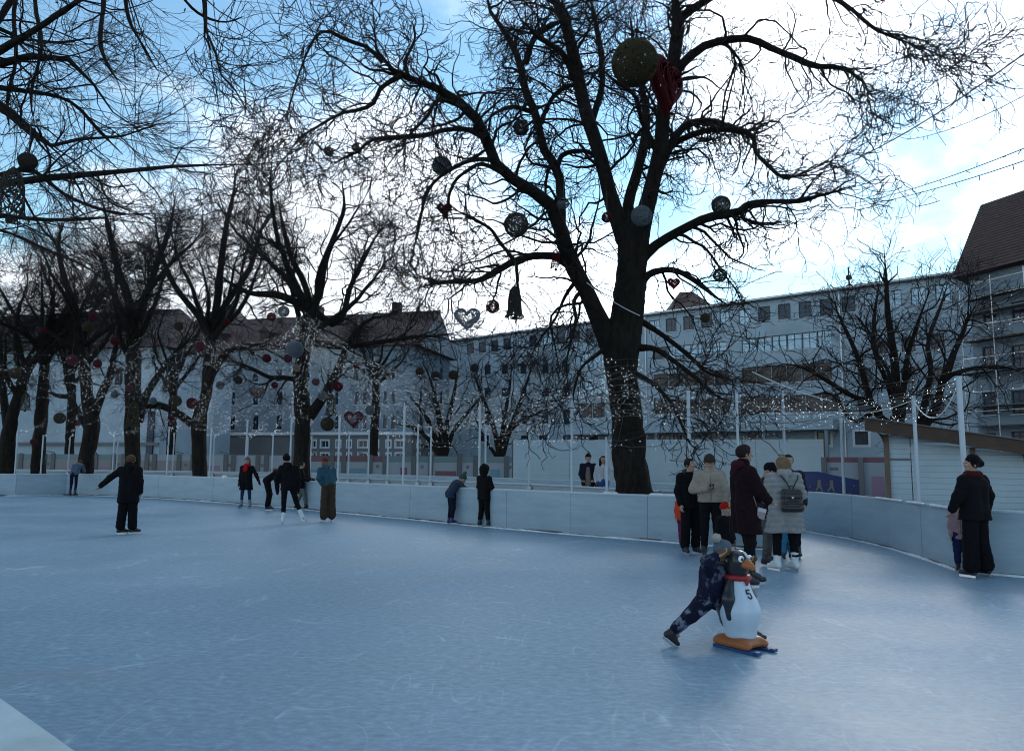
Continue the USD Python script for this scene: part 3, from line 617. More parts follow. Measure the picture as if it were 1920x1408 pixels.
# curved bracket at the left end of the beam
a0, a1 = F.uz(1628, 803), F.uz(1660, 850)
out = [(a0[0] + (a1[0] - a0[0]) * (math.sin(s)), a1[1] + (a0[1] - a1[1]) * math.cos(s)) for s in np.linspace(0, math.pi / 2, 9)]
pol = Polygon(out + [(up - 0.05, a1[1]), (up - 0.05, topz(up) - 0.01)])
br = trimesh.creation.extrude_polygon(pol.buffer(0), 0.05, engine='earcut'); vv = br.vertices.copy(); br = trimesh.Trimesh(np.stack([vv[:, 0], -vv[:, 2] - 0.05, vv[:, 1]], 1), br.faces, process=False); br.fix_normals()
obj('curved_bracket', F.put(br), M['wood'], t)
F.box(t, us[0], UE, 2.4, 2.5, 0, 1.9, M['wood'], 'back_wall')

# --- fence of panels with the pink band and the blue skating banner
F = Facade(1544, 22.5, 1668, 21.5)
t = thing('banner_fence', 'printed fence with magenta top band and grey post left of the kiosk', 'fence')
zt = F.uz(1600, 857)[1]; zb = F.uz(1600, 867)[1]
cuts = [F.uz(p, 880)[0] for p in (1546, 1612, 1662)]
for (a, b), pm in zip(zip(cuts[:-1], cuts[1:]), ('pwhite', 'pwhite')):
    obj('panel', F.put(box(a, b, 0, 0.03, 0, zb - 0.003)), M[pm], t); obj('panel_band', F.put(box(a, b, -0.005, 0.03, zb, zt)), M['ppink'], t)
for p in (1546, 1615): u = F.uz(p, 880)[0]; F.box(t, u - 0.07, u + 0.07, -0.1, -0.008, 0, zt, M['grey'], 'fence_post')
a, b = F.uz(1634, 893), F.uz(1660, 937); F.box(t, a[0], b[0], -0.012, -0.004, b[1], a[1], M['pmauve'], 'printed_picture')
a, b = F.uz(1556, 876), F.uz(1572, 882); F.box(t, a[0], b[0], -0.012, -0.004, b[1], a[1], M['grey'], 'notice')
F = Facade(1505, 19.3, 1615, 19.0)
t = thing('banner', 'dark blue banner with two small skaters on it, slanting top edge, behind the right barrier', 'banner')
pts = [F.uz(1506, 940), F.uz(1612, 942), F.uz(1611, 900), F.uz(1560, 890), F.uz(1535, 884), F.uz(1506, 884)]
def sheet(poly, y0, y1, m, name):
    e = trimesh.creation.extrude_polygon(Polygon(poly).buffer(0), y1 - y0, engine='earcut'); vv = e.vertices.copy()
    e = trimesh.Trimesh(np.stack([vv[:, 0], y1 - vv[:, 2], vv[:, 1]], 1), e.faces, process=False); e.fix_normals(); obj(name, F.put(e), M[m], t)
sheet(pts, 0, 0.02, 'pblue', 'banner_cloth')
def fig(cx, cy, s, lean):    # a printed skater: head, body, two legs, arms
    c = lambda dx, dy: F.uz(cx + dx * s, cy + dy * s)
    sh = [c(-1, -2), c(1, -2), c(1.2, 0), c(2.4 + lean, 3), c(1.6 + lean, 3.2), c(0, 0.8), c(-1.6 + lean, 3.2), c(-2.4 + lean, 3), c(-1.1, 0)]
    sheet(sh, -0.006, -0.002, 'pbeige', 'printed_skater')
    sheet([c(-3.2, -1.6), c(-1, -1.9), c(-1, -1.2), c(-3.2, -1.1)], -0.0065, -0.002, 'ppink', 'printed_arm')
    h = F.uz(cx, cy - 2.9 * s); sheet([(h[0] + 0.045 * s / 3 * math.cos(q), h[1] + 0.045 * s / 3 * math.sin(q)) for q in np.linspace(0, 6.28, 9)[:-1]], -0.006, -0.002, 'pbeige', 'printed_head')
fig(1536, 911, 3.0, 0); fig(1559, 912, 3.0, -0.4)
sheet([F.uz(1530, 921.5), F.uz(1568, 924.5), F.uz(1568, 926.5), F.uz(1530, 924.5)], -0.0055, -0.002, 'pwhite', 'printed_ice')
for px, py in ((1519, 912), (1594, 925), (1578, 902), (1601, 911), (1516, 925)):
    c = F.uz(px, py); sheet([(c[0] + (0.025 if k % 2 else 0.01) * math.cos(k * 0.785), c[1] + (0.025 if k % 2 else 0.01) * math.sin(k * 0.785)) for k in range(8)], -0.0055, -0.002, 'pwhite', 'printed_star')
# ------------------------------------------------------------------ trees
def sprout(rng, P, Rr, n, length, theta, q, t0=0.15, rfac=0.55, rmax=1.0, taper=0.35, wig=0.25, bias=(0, 0, 0.0), curl=0.0, out=None, outw=0.0):
    """n child branches on the polylines P (N, Q, 3) of radii Rr: returns their polylines (n, q, 3) and radii."""
    N, Q, _ = P.shape
    L = np.linalg.norm(np.diff(P, axis=1), axis=2).sum(1)
    i = rng.choice(N, n, p=L / L.sum())
    t = t0 + (1 - t0) * rng.random(n) ** 0.85
    x = t * (Q - 1); k = np.minimum(x.astype(int), Q - 2); fr = (x - k)[:, None]
    pos = P[i, k] * (1 - fr) + P[i, k + 1] * fr
    rad = (Rr[i, k] * (1 - fr[:, 0]) + Rr[i, k + 1] * fr[:, 0])
    tan = unit(P[i, k + 1] - P[i, k])
    rnd = unit(rng.normal(size=(n, 3))); side = unit(np.cross(tan, rnd))
    th = np.radians(rng.uniform(*theta, n))[:, None]
    d = unit(np.cos(th) * tan + np.sin(th) * side)
    if out is not None: d = unit(d + outw * unit((pos - out) * np.array([1, 1, 0.6])))
    ln = rng.uniform(*length, n) * (1 - 0.45 * t)
    r0 = np.minimum(rad * rfac, rmax) * rng.uniform(0.7, 1.0, n)
    pts = [pos]; step = (ln / (q - 1))[:, None]; b = np.array(bias, float)
    axis = unit(rng.normal(size=(n, 3)))
    for s in range(q - 1):
        f = s / max(1, q - 2)
        d = unit(d + wig * rng.normal(size=(n, 3)) + b * (0.5 + f) + np.array([0, 0, curl]) * (f - 0.35) + 0.12 * np.cross(axis, d))
        pts.append(pts[-1] + d * step)
    C = np.stack(pts, 1); s = np.linspace(0, 1, q)[None]
    return C, r0[:, None] * (1 - (1 - taper) * s)
def limbs_from_px(rng, specs, Y, nq=14):
    P, Rr = [], []
    for s in specs:
        pts, (d0, d1) = s[0], s[1]
        a = np.array(pts, float); n = len(a); q = []
        for k, (px, py, r) in enumerate(a):
            yy = Y + d0 + (d1 - d0) * (k / (n - 1)) ** 1.2; q.append((*at(px, py, yy), r * yy / FOC))
        sm = smoothline(q, nq); P.append(sm[:, :3]); Rr.append(sm[:, 3] * np.interp(np.linspace(0, 1, nq), [0, 0.72, 1], [1, 1, 0.22]))
    return np.array(P), np.array(Rr)
def rough(tm, amp, sc, seed):
    v = tm.vertices; tm.fix_normals() if False else None
    n = trimesh.Trimesh(v, tm.faces, process=False).vertex_normals
    k = meshkit.fbm(v * np.array([sc, sc, sc * 0.25]), 3, seed) - 0.5
    return trimesh.Trimesh(v + n * (k * amp)[:, None], tm.faces, process=False)
def finish_tree(name, label, trunkP, trunkR, limbP, limbR, sets, base, trunk_sides=14, leaves=0, rng=None, leaf_size=0.07, group=None):
    t = thing(name, label, 'tree', group=group)
    ms = [rough(tubes(trunkP[None], trunkR[None], trunk_sides, True), trunkR.mean() * 0.55, 9, 3)]
    if limbP is not None: ms.append(rough(tubes(limbP, limbR, 9), 0.03, 7, 5))
    obj('trunk', join(ms), M['bark'], t, smooth=True)
    for nm, (P, Rr, sides) in sets.items():
        tag(obj(nm, tubes(P, Rr, sides), M['twig'], t, smooth=sides > 3), kind='stuff')
    if leaves:
        P = sets['twigs'][0]; i = rng.choice(len(P), leaves); c = P[i, -1]
        a, b = unit(rng.normal(size=(leaves, 3))) * leaf_size * rng.uniform(0.5, 1.2, (leaves, 1)), unit(rng.normal(size=(leaves, 3))) * leaf_size * rng.uniform(0.3, 0.7, (leaves, 1))
        V = np.stack([c, c + a * 0.5 + b, c + a, c + a * 0.5 - b], 1).reshape(-1, 3); f = np.arange(leaves)[:, None] * 4
        tag(obj('dry_leaves', trimesh.Trimesh(V, np.vstack([f + [0, 1, 2], f + [0, 2, 3]]), process=False), M['leaf'], t), kind='stuff')
    return t

# --- the thick tree right of the middle: trunk and limbs as they stand
YT = 17.6
rng = np.random.default_rng(11)
tr = smoothline([(*at(px, py, YT), r * YT / FOC) for px, py, r in ((1190, 948, 40), (1188, 925, 35), (1181, 870, 31), (1176, 800, 29), (1171, 740, 29), (1166, 690, 31), (1164, 650, 34), (1174, 600, 31), (1182, 535, 29), (1187, 477, 30), (1190, 430, 27), (1200, 405, 18))], 40)
big = [  # ((px, py, radius px) ...), depth offsets start and end
 (((1150, 655, 24), (1128, 610, 19), (1110, 570, 16), (1094, 535, 15.5), (1070, 491, 16.5), (1055, 445, 14.5), (1046, 415, 14), (1028, 380, 12.5), (985, 350, 11.5), (945, 325, 10.5), (920, 290, 11), (905, 240, 10.5), (870, 200, 9.5), (830, 172, 8.5), (790, 155, 7.5), (755, 142, 7), (720, 120, 6), (706, 95, 5), (702, 50, 4), (697, -10, 3)), (0, -3.2)),
 (((1052, 430, 10), (1052, 370, 9), (1046, 320, 9), (1022, 285, 8.5), (1010, 240, 8.5), (1003, 210, 8), (985, 170, 7.5), (975, 120, 7), (955, 75, 6), (935, 45, 5.5), (917, 15, 5), (910, -50, 4)), (0, 2.0)),
 (((1176, 450, 22), (1160, 415, 17), (1145, 370, 14.5), (1130, 310, 13.5), (1115, 260, 13.5), (1098, 210, 13), (1085, 150, 12.5), (1072, 90, 12), (1058, 40, 11), (1040, 0, 10), (1020, -70, 8)), (0, 1.2)),
 (((1195, 450, 24), (1207, 410, 18), (1225, 340, 15), (1240, 270, 14.5), (1245, 200, 14), (1260, 130, 13.5), (1270, 60, 13.5), (1266, 0, 13), (1260, -80, 10)), (0, -1.6)),
 (((1185, 440, 14), (1178, 385, 11), (1196, 320, 10), (1206, 275, 9), (1212, 230, 8), (1205, 170, 6), (1190, 100, 5), (1180, 20, 4)), (0, 3.0)),
 (((1196, 492, 14), (1222, 466, 10), (1250, 447, 9), (1290, 425, 8.5), (1331, 407, 8.5), (1382, 399, 8), (1398, 385, 7), (1444, 378, 5.5), (1498, 378, 5), (1539, 366, 4.5), (1587, 355, 3), (1640, 340, 1.6)), (0, -2.0)),
 (((1192, 555, 12), (1210, 520, 7.5), (1235, 508, 6.5), (1268, 508, 5.5), (1305, 528, 5), (1342, 557, 4), (1362, 570, 2.5)), (0, -1.0)),
 (((1222, 350, 12), (1245, 300, 8), (1280, 240, 7.5), (1320, 228, 7), (1360, 235, 5), (1400, 246, 4), (1450, 225, 3)), (-0.3, 2.4)),
 (((1262, 270, 7), (1300, 252, 6), (1345, 243, 6), (1408, 252, 5), (1416, 283, 4.5), (1437, 307, 4), (1471, 334, 3.5), (1515, 322, 2.5), (1560, 300, 1.5)), (0.6, -2.6)),
 (((1258, 140, 12), (1283, 117, 9.5), (1324, 85, 8.5), (1399, 72, 7.5), (1444, 90, 6.5), (1491, 109, 6.5), (1525, 124, 6), (1580, 128, 4.5), (1614, 150, 3.5), (1628, 172, 3), (1624, 205, 2)), (-0.8, -3.4)),
 (((1268, 40, 10), (1310, 10, 8), (1400, -40, 7), (1480, -50, 6), (1560, -5, 5), (1600, 20, 4), (1640, 55, 3.2), (1700, 80, 2.6), (1760, 102, 2), (1792, 117, 1.6), (1832, 98, 1.2)), (-1, -4.6)),
 (((1062, 492, 11), (1040, 481, 7.5), (1000, 480, 7.5), (960, 492, 7), (935, 507, 6.5), (900, 525, 6), (870, 528, 5), (820, 530, 4), (770, 545, 2.5)), (0, -2.4)),
 (((965, 491, 5), (950, 470, 3.6), (935, 452, 3.6), (920, 430, 3.4), (892, 413, 3.2), (851, 392, 2.4)), (-1.4, -2.0)),
 (((752, 142, 5.5), (715, 165, 4.5), (700, 195, 4), (670, 207, 3.5), (640, 213, 3), (600, 235, 2.6), (560, 262, 2), (520, 320, 1.4)), (-2.5, -3.6)),
 (((718, 118, 5), (690, 90, 4), (650, 76, 3.4), (610, 58, 2.8), (585, 80, 2.2), (560, 140, 1.8), (535, 220, 1.5), (500, 270, 1.2)), (-2.7, -4.6)),
 (((912, 262, 7), (880, 244, 5.5), (840, 243, 5), (790, 255, 4.6), (700, 262, 4), (672, 285, 3.2), (640, 298, 2.6), (600, 330, 2)), (-1.9, -0.4)),
 (((918, 300, 5), (890, 300, 4), (860, 310, 4), (825, 332, 3.6), (800, 362, 3.4), (788, 412, 3), (775, 470, 2.4), (758, 525, 1.8)), (-1.8, -3.0)),
 (((945, 325, 5), (905, 308, 4), (880, 318, 3.5), (850, 345, 3), (838, 400, 2.4), (850, 450, 1.6)), (-1.6, -0.2)),
 (((765, 144, 4.5), (760, 115, 3.4), (778, 72, 2.6), (770, 30, 1.8)), (-2.4, -2.0)),
 (((868, 200, 5), (822, 188, 4), (800, 220, 3.4), (770, 250, 2.6), (740, 290, 1.8)), (-2.0, -3.0)),
 (((1003, 212, 5), (962, 201, 4), (930, 212, 3), (905, 235, 2)), (0.8, -0.5)),
 (((1010, 240, 5), (1032, 190, 4.5), (1050, 170, 4.2), (1072, 160, 4), (1095, 148, 3)), (0.8, 1.2)),
 (((985, 120, 7), (1000, 76, 6), (1030, 50, 6), (1062, 38, 5)), (1.4, 0.6)),
 (((1045, 312, 5.5), (1056, 290, 4.8), (1090, 283, 4.2), (1112, 290, 4), (1132, 312, 4)), (0.7, 0.4)),
 (((1078, 150, 7), (1058, 106, 6), (1030, 82, 5.5), (1006, 68, 5), (980, 40, 3.5)), (0.8, -1.4)),
 (((1105, 240, 8), (1128, 165, 6), (1127, 102, 5.5), (1115, 34, 5), (1103, -20, 4)), (0.8, 2.6)),
 (((1235, 290, 7), (1205, 230, 5), (1190, 180, 4), (1150, 150, 3.5), (1120, 120, 2.5)), (-0.5, -2.6)),
 (((1095, 540, 5), (1076, 565, 3.6), (1080, 600, 3), (1070, 640, 2.4), (1062, 690, 2), (1074, 742, 1.4)), (-0.2, -1.2)),
 (((1085, 520, 5), (1060, 555, 3.2), (1040, 600, 2.6), (1010, 640, 2), (985, 690, 1.5)), (0.2, 1.6)),
 (((1197, 652, 8), (1230, 655, 5), (1268, 680, 4.6), (1305, 709, 4), (1340, 740, 2.8), (1390, 760, 1.6)), (0, -1.8)),
 (((1198, 600, 7), (1242, 628, 4.6), (1286, 662, 4), (1330, 700, 3), (1380, 715, 1.8)), (0.2, 1.8)),
 (((1190, 700, 6), (1225, 720, 4), (1262, 760, 3), (1285, 812, 2.2), (1300, 838, 1.6), (1330, 842, 1.1)), (-0.2, -3.0)),
 (((968, 495, 3), (970, 530, 2.2), (968, 600, 1.8), (966, 650, 1.4)), (-1.3, -1.3)),
 (((1150, 640, 6), (1120, 665, 3.6), (1090, 690, 2.6), (1075, 740, 2), (1080, 770, 1.2)), (0, -1.4)),
]
lp, lr = limbs_from_px(rng, big, YT, 20)
cen = at(1180, 330, YT)
B1, r1 = sprout(rng, lp, lr, 520, (1.2, 3.6), (35, 80), 11, 0.12, 0.42, 0.045, 0.25, 0.30, (0, 0, -0.03), 0.22, cen, 0.35)
Bt, rt = sprout(rng, lp[:-8], lr[:-8], len(lp) * 5, (0.9, 2.2), (8, 34), 11, 0.7, 0.8, 0.045, 0.25, 0.24, (0, 0, -0.01), 0.2); B1, r1 = np.concatenate([B1, Bt]), np.concatenate([r1, rt])
B2, r2 = sprout(rng, np.concatenate([B1, np.array([smoothline(p, 11) for p in lp])]), np.concatenate([r1, np.array([np.interp(np.linspace(0, 1, 11), np.linspace(0, 1, 20), x) for x in lr])]), 3700, (0.6, 1.7), (30, 75), 7, 0.1, 0.6, 0.017, 0.38, 0.34, (0, 0, -0.05), 0.36, cen, 0.2)
B3, r3 = sprout(rng, B2, r2, 10500, (0.25, 0.85), (25, 70), 5, 0.15, 0.72, 0.0085, 0.5, 0.36, (0, 0, 0.0), 0.4)
r3 = np.maximum(r3, 0.0058)
finish_tree('bare_tree', 'massive bare tree with thick dark trunk and spreading crown right of the middle', tr[:, :3], tr[:, 3], lp, lr, {'branches': (B1, np.maximum(r1, 0.008), 5), 'twigs': (B2, np.maximum(r2, 0.0080), 4), 'fine_twigs': (B3, r3, 3)}, None, 22, 500, rng)

# --- the tree whose boughs reach in from the left, its trunk outside the frame
YL = 10.0
rng = np.random.default_rng(23)
bl = [
 (((-420, 420, 22), (-200, 240, 15), (-80, 170, 11), (0, 198, 9), (34, 225, 8.5), (68, 256, 8), (88, 273, 7), (112, 269, 5), (153, 259, 4.5), (240, 255, 3.6), (300, 232, 2)), (1.5, -0.6)),
 (((-420, 380, 20), (-200, 170, 12), (-40, 130, 8), (0, 119, 7.5), (51, 106, 7), (112, 107, 6), (160, 130, 5.2), (177, 170, 4.4), (194, 198, 3.6), (221, 218, 2.8), (270, 250, 1.6)), (1.0, 0.8)),
 (((-420, 300, 18), (-200, 60, 10), (-40, 35, 7), (0, 58, 6.5), (51, 76, 5), (102, 82, 4.2), (182, 70, 3)), (1.0, 2.0)),
 (((-500, 450, 18), (-250, 370, 11), (-80, 352, 8), (0, 345, 6.5), (85, 334, 5.6), (204, 324, 4.6), (307, 314, 4), (375, 310, 3), (511, 307, 2.2), (560, 300, 1.4)), (0, -1.5)),
 (((-60, 150, 7), (-20, 70, 5), (28, -10, 5), (60, -60, 4)), (0.4, 0.8)), (((44, -60, 4), (26, 20, 3.6), (30, 110, 3), (14, 190, 2.4), (20, 262, 1.6)), (1.6, 1.4)),
 (((90, -60, 4), (66, 0, 3.6), (78, 90, 3), (58, 180, 2.4), (72, 270, 1.6)), (0.6, 0.2)), (((170, -80, 4), (194, -5, 3.6), (188, 80, 3), (212, 140, 2.4), (240, 160, 1.6)), (1.4, 0.2)),
 (((-60, 130, 8), (60, 60, 5), (150, 0, 4), (210, -40, 3)), (0.4, -1.0)), (((-60, 160, 6), (40, 170, 4), (130, 190, 3), (190, 250, 2.6), (230, 290, 1.8)), (0.4, 2.2)),
 (((0, 330, 5), (60, 320, 4), (130, 370, 3), (220, 400, 2.4), (300, 400, 1.6)), (1.2, 2.4)), (((-100, 400, 8), (0, 405, 3.6), (80, 412, 3), (170, 410, 2.4), (260, 400, 1.4)), (0.3, -1.2)),
 (((-100, 430, 8), (0, 432, 3.4), (90, 470, 2.8), (160, 500, 2.2), (240, 560, 1.4)), (1.3, 1.2)), (((230, -60, 4), (240, 30, 3), (270, 90, 2.4), (300, 140, 1.6)), (1.4, 2.0)),
 (((330, -60, 4), (380, -10, 3.4), (388, 60, 2.6), (405, 100, 2.2), (414, 140, 2), (438, 165, 1.6), (462, 208, 1)), (-0.5, -0.8)), (((330, -20, 3), (370, 24, 2.2), (420, 42, 1.8), (466, 28, 1.1)), (-0.5, 0.6)),
 (((384, 0, 2.4), (386, 45, 1.8), (384, 70, 1.5), (395, 90, 1.3), (388, 115, 1)), (-0.5, -0.2)),
]
lp, lr = limbs_from_px(rng, bl, YL, 16); lr = lr * 1.2
tl = smoothline([(-10.2, 7.6, -0.1, 0.42), (-10.2, 7.6, 1.5, 0.34), (-10.1, 7.7, 3.2, 0.31), (-10.0, 7.8, 4.8, 0.29), (-9.9, 8.0, 7.5, 0.2), (-9.6, 8.2, 10, 0.12)], 24)
for k in range(4): lp[k][0] = (-10.05, 7.75, 4.4 + 0.6 * k)
for k in range(4): lp[k] = smoothline(np.vstack([lp[k][:1], lp[k][4:]]), 16)
B1, r1 = sprout(rng, lp, lr, 210, (0.9, 2.8), (25, 65), 9, 0.1, 0.45, 0.02, 0.3, 0.16, (0.05, 0, -0.02), 0.10)
B2, r2 = sprout(rng, B1, r1, 1200, (0.4, 1.3), (20, 55), 6, 0.1, 0.6, 0.009, 0.4, 0.15, (0.03, 0, 0), 0.12)
B3, r3 = sprout(rng, B2, r2, 3900, (0.15, 0.6), (20, 50), 4, 0.15, 0.7, 0.0045, 0.6, 0.16, (0, 0, 0.02), 0.1)
finish_tree('bare_tree', 'bare tree at the left edge whose dark boughs hang into the picture from outside', tl[:, :3], tl[:, 3], lp, lr, {'branches': (B1, np.maximum(r1, 0.005), 5), 'twigs': (B2, np.maximum(r2, 0.0035), 4), 'fine_twigs': (B3, np.maximum(r3, 0.0022), 3)}, None, 16, 90, rng, 0.05)

# --- park trees of the island and beyond
def park_tree(label, Y, trunk, limbs, seed, nauto=7, reach=(4.5, 7.5), elev=(30, 75), n=(130, 1100, 6000), twig=0.0085, group=None, top=0.75, sag=0.0, leaves=120):
    rng = np.random.default_rng(seed)
    tp = smoothline([(*at(px, py, Y), r * Y / FOC) for px, py, r in trunk], 22)
    base = tp[0].copy(); base[2] = -0.1; tp[0] = base
    P, Rr = [], []
    if limbs: P, Rr = map(list, limbs_from_px(rng, limbs, Y, 14))
    T = tp[:, :3]
    az0 = rng.uniform(0, 6.28)
    for k in range(nauto):
        s = int(len(T) * (top + (1 - top) * rng.random())) - 1
        az = az0 + k * 2.4; el = math.radians(rng.uniform(*elev)); L = rng.uniform(*reach)
        d = np.array([math.cos(az) * math.cos(el), math.sin(az) * math.cos(el), math.sin(el)]); p = T[s].copy(); pts = [p]
        for j in range(13):
            d = unit(d + rng.normal(size=3) * 0.13 + np.array([0, 0, 0.05 - sag * j / 13])); p = p + d * L / 13; pts.append(p)
        P.append(np.array(pts)); r0 = min(tp[s, 3] * 0.62, 0.16); Rr.append(np.linspace(r0, 0.008, 14))
    P, Rr = np.array(P), np.array(Rr)
    cen = T[-1]
    B1, r1 = sprout(rng, P, Rr, n[0], (1.2, 3.4), (30, 70), 9, 0.1, 0.5, 0.045, 0.25, 0.28, (0, 0, 0.02), 0.14, cen, 0.3)
    Bt, rt = sprout(rng, P, Rr, len(P) * 5, (1.0, 2.4), (8, 34), 9, 0.72, 0.8, 0.045, 0.25, 0.2, (0, 0, 0.01), 0.1); B1, r1 = np.concatenate([B1, Bt]), np.concatenate([r1, rt])
    B2, r2 = sprout(rng, B1, r1, n[1], (0.6, 1.8), (25, 65), 6, 0.1, 0.6, 0.02, 0.4, 0.3, (0, 0, 0.0), 0.25, cen, 0.15)
    B3, r3 = sprout(rng, B2, r2, n[2], (0.3, 0.95), (25, 60), 4, 0.15, 0.75, twig, 0.55, 0.3, (0, 0, 0.03), 0.15)
    finish_tree('bare_tree', label, T, tp[:, 3], P, Rr, {'branches': (B1, np.maximum(r1, twig * 1.4), 5), 'twigs': (B2, np.maximum(r2, twig), 3), 'fine_twigs': (B3, np.maximum(r3, twig * 0.62), 3)}, None, 12, leaves, rng, 0.1, group)
    return T
TREES = {}
TREES['d'] = park_tree('bare tree with forked trunk wrapped in lights between the skaters at left of the middle', 28, [(565, 910, 17), (566, 850, 14.5), (568, 801, 15), (566, 760, 15), (563, 703, 13), (571, 654, 12.5), (577, 605, 13), (588, 570, 12)],
  [(((580, 780, 12), (603, 749, 9), (623, 716, 9), (640, 680, 8), (655, 640, 6), (690, 600, 4), (740, 590, 2.5)), (0, -1.5)),
   (((588, 572, 10), (600, 545, 8), (606, 500, 7), (628, 440, 5), (645, 390, 4), (640, 330, 2)), (0, 1)),
   (((580, 590, 9), (560, 570, 8), (520, 553, 7), (470, 550, 5), (430, 530, 3), (400, 500, 2)), (0, -2)),
   (((584, 580, 8), (630, 610, 6), (647, 579, 5.5), (656, 540, 5), (690, 470, 4), (720, 420, 2.5)), (0, 2)),
   (((560, 712, 6), (530, 708, 4.5), (505, 707, 4), (470, 690, 3.5), (440, 676, 2)), (0, -1.5)),
   (((575, 640, 8), (640, 650, 6), (720, 640, 4.5), (800, 630, 3), (850, 640, 1.8)), (0, -2.5)),
   (((585, 585, 8), (570, 530, 6), (545, 480, 5), (530, 420, 4), (520, 370, 2.4)), (0, 0))], 31, 5, (4.5, 7))
TREES['c'] = park_tree('bare tree with low bough bent to the left, behind the woman with the red scarf', 33, [(374, 905, 14), (374, 860, 12.5), (373, 802, 13.5), (376, 770, 12), (387, 739, 10), (390, 690, 10), (397, 640, 9), (402, 600, 8)],
  [(((374, 800, 9), (359, 794, 8), (332, 774, 7), (297, 759, 6.5), (273, 762, 5), (250, 740, 3)), (0, -1)),
   (((387, 739, 7), (398, 700, 8), (426, 661, 7), (455, 650, 6), (500, 648, 4), (560, 655, 2)), (0, -2)),
   (((400, 610, 7), (408, 560, 7), (415, 490, 6), (425, 420, 5), (440, 350, 3), (438, 300, 2)), (0, 0)),
   (((400, 610, 7), (430, 560, 6), (470, 500, 5), (490, 430, 3.5), (520, 380, 2)), (0, 1.5)),
   (((398, 640, 7), (370, 590, 6), (330, 540, 5), (300, 470, 3.5), (290, 400, 2)), (0, -1.5))], 32, 6, (4.5, 7.5))
TREES['b'] = park_tree('upright bare tree whose trunk stands behind the skater with the outstretched arm', 34.2, [(249, 905, 15), (249, 860, 13.5), (248, 790, 13.5), (250, 720, 14), (250, 650, 12.5), (252, 600, 10)],
  [(((258, 790, 10), (275, 740, 7), (300, 700, 6), (340, 650, 4), (380, 620, 2)), (0, 1.5)),
   (((250, 620, 9), (240, 560, 8), (220, 500, 6.5), (205, 430, 5), (190, 370, 3)), (0, -1)),
   (((252, 610, 9), (275, 550, 7), (300, 480, 5.5), (320, 420, 4), (330, 360, 2)), (0, 1))], 33, 7, (4.5, 7.5))
TREES['a'] = park_tree('leaning bare tree with three stems behind the person bent over the far left barrier', 35.5, [(158, 905, 15), (162, 860, 13), (170, 820, 13), (172, 780, 13), (163, 740, 11), (158, 690, 10), (150, 640, 9)],
  [(((172, 790, 9), (190, 740, 8), (205, 710, 7), (215, 660, 5), (230, 600, 3)), (0, -1)),
   (((164, 800, 8), (145, 770, 5), (130, 745, 5), (108, 742, 4), (80, 730, 2)), (0, 0)),
   (((150, 650, 8), (140, 580, 7), (120, 520, 5.5), (110, 460, 4), (120, 400, 2)), (0, 1))], 34, 7, (4.5, 7))
TREES['e'] = park_tree('slim bare tree second from the left edge behind the far barrier', 37, [(70, 900, 13), (72, 860, 11.5), (76, 800, 11), (80, 740, 10), (84, 680, 9), (86, 620, 8)], [], 35, 8, (4.5, 7), n=(100, 700, 3200))
TREES['f'] = park_tree('bare tree with wide base at the left edge behind the far barrier', 36, [(8, 900, 19), (12, 860, 14), (16, 810, 12), (26, 770, 10), (40, 730, 9), (48, 680, 8)], [(((16, 820, 8), (10, 770, 7), (4, 710, 6), (0, 650, 5), (-10, 580, 3)), (0, 1))], 36, 7, (4.5, 7.5), n=(100, 700, 3200))
park_tree('spreading bare tree with many stems behind the sloping kiosk roof', 25, [(1690, 935, 16), (1688, 860, 14), (1684, 815, 13), (1683, 780, 12)],
  [(((1683, 794, 9), (1680, 720, 8), (1676, 665, 7), (1665, 591, 5.5), (1661, 517, 3.5), (1657, 460, 1.6)), (0, 0)),
   (((1675, 800, 8), (1643, 775, 6.5), (1628, 739, 6), (1613, 683, 5), (1595, 639, 4), (1569, 583, 3), (1561, 546, 1.6)), (0, 1)),
   (((1700, 830, 11), (1735, 795, 8.5), (1757, 760, 7.5), (1765, 720, 6.5), (1787, 665, 5.5), (1813, 602, 4), (1816, 546, 2)), (0, -1)),
   (((1684, 780, 7), (1694, 730, 5.5), (1702, 665, 4.5), (1720, 609, 3.5), (1745, 540, 2)), (0, -1.5)),
   (((1650, 785, 6), (1643, 760, 5), (1591, 739, 4.5), (1543, 709, 4), (1499, 687, 2.6), (1450, 680, 1.5)), (0, -2)),
   (((1765, 720, 5), (1790, 700, 4.5), (1830, 690, 4), (1880, 688, 3), (1930, 700, 2)), (-0.5, -2)),
   (((1640, 770, 5), (1600, 790, 3.6), (1560, 740, 3), (1520, 740, 2)), (0, 2.2)),
   (((1684, 790, 7), (1665, 720, 5), (1640, 660, 4), (1640, 590, 3), (1650, 520, 1.5)), (0, 2)),
   (((1720, 810, 7), (1745, 700, 5), (1740, 640, 4), (1765, 570, 3), (1780, 520, 1.5)), (0, 2.4))], 37, 2, (3, 4.5), (35, 70), (110, 700, 2600), 0.008, leaves=60)
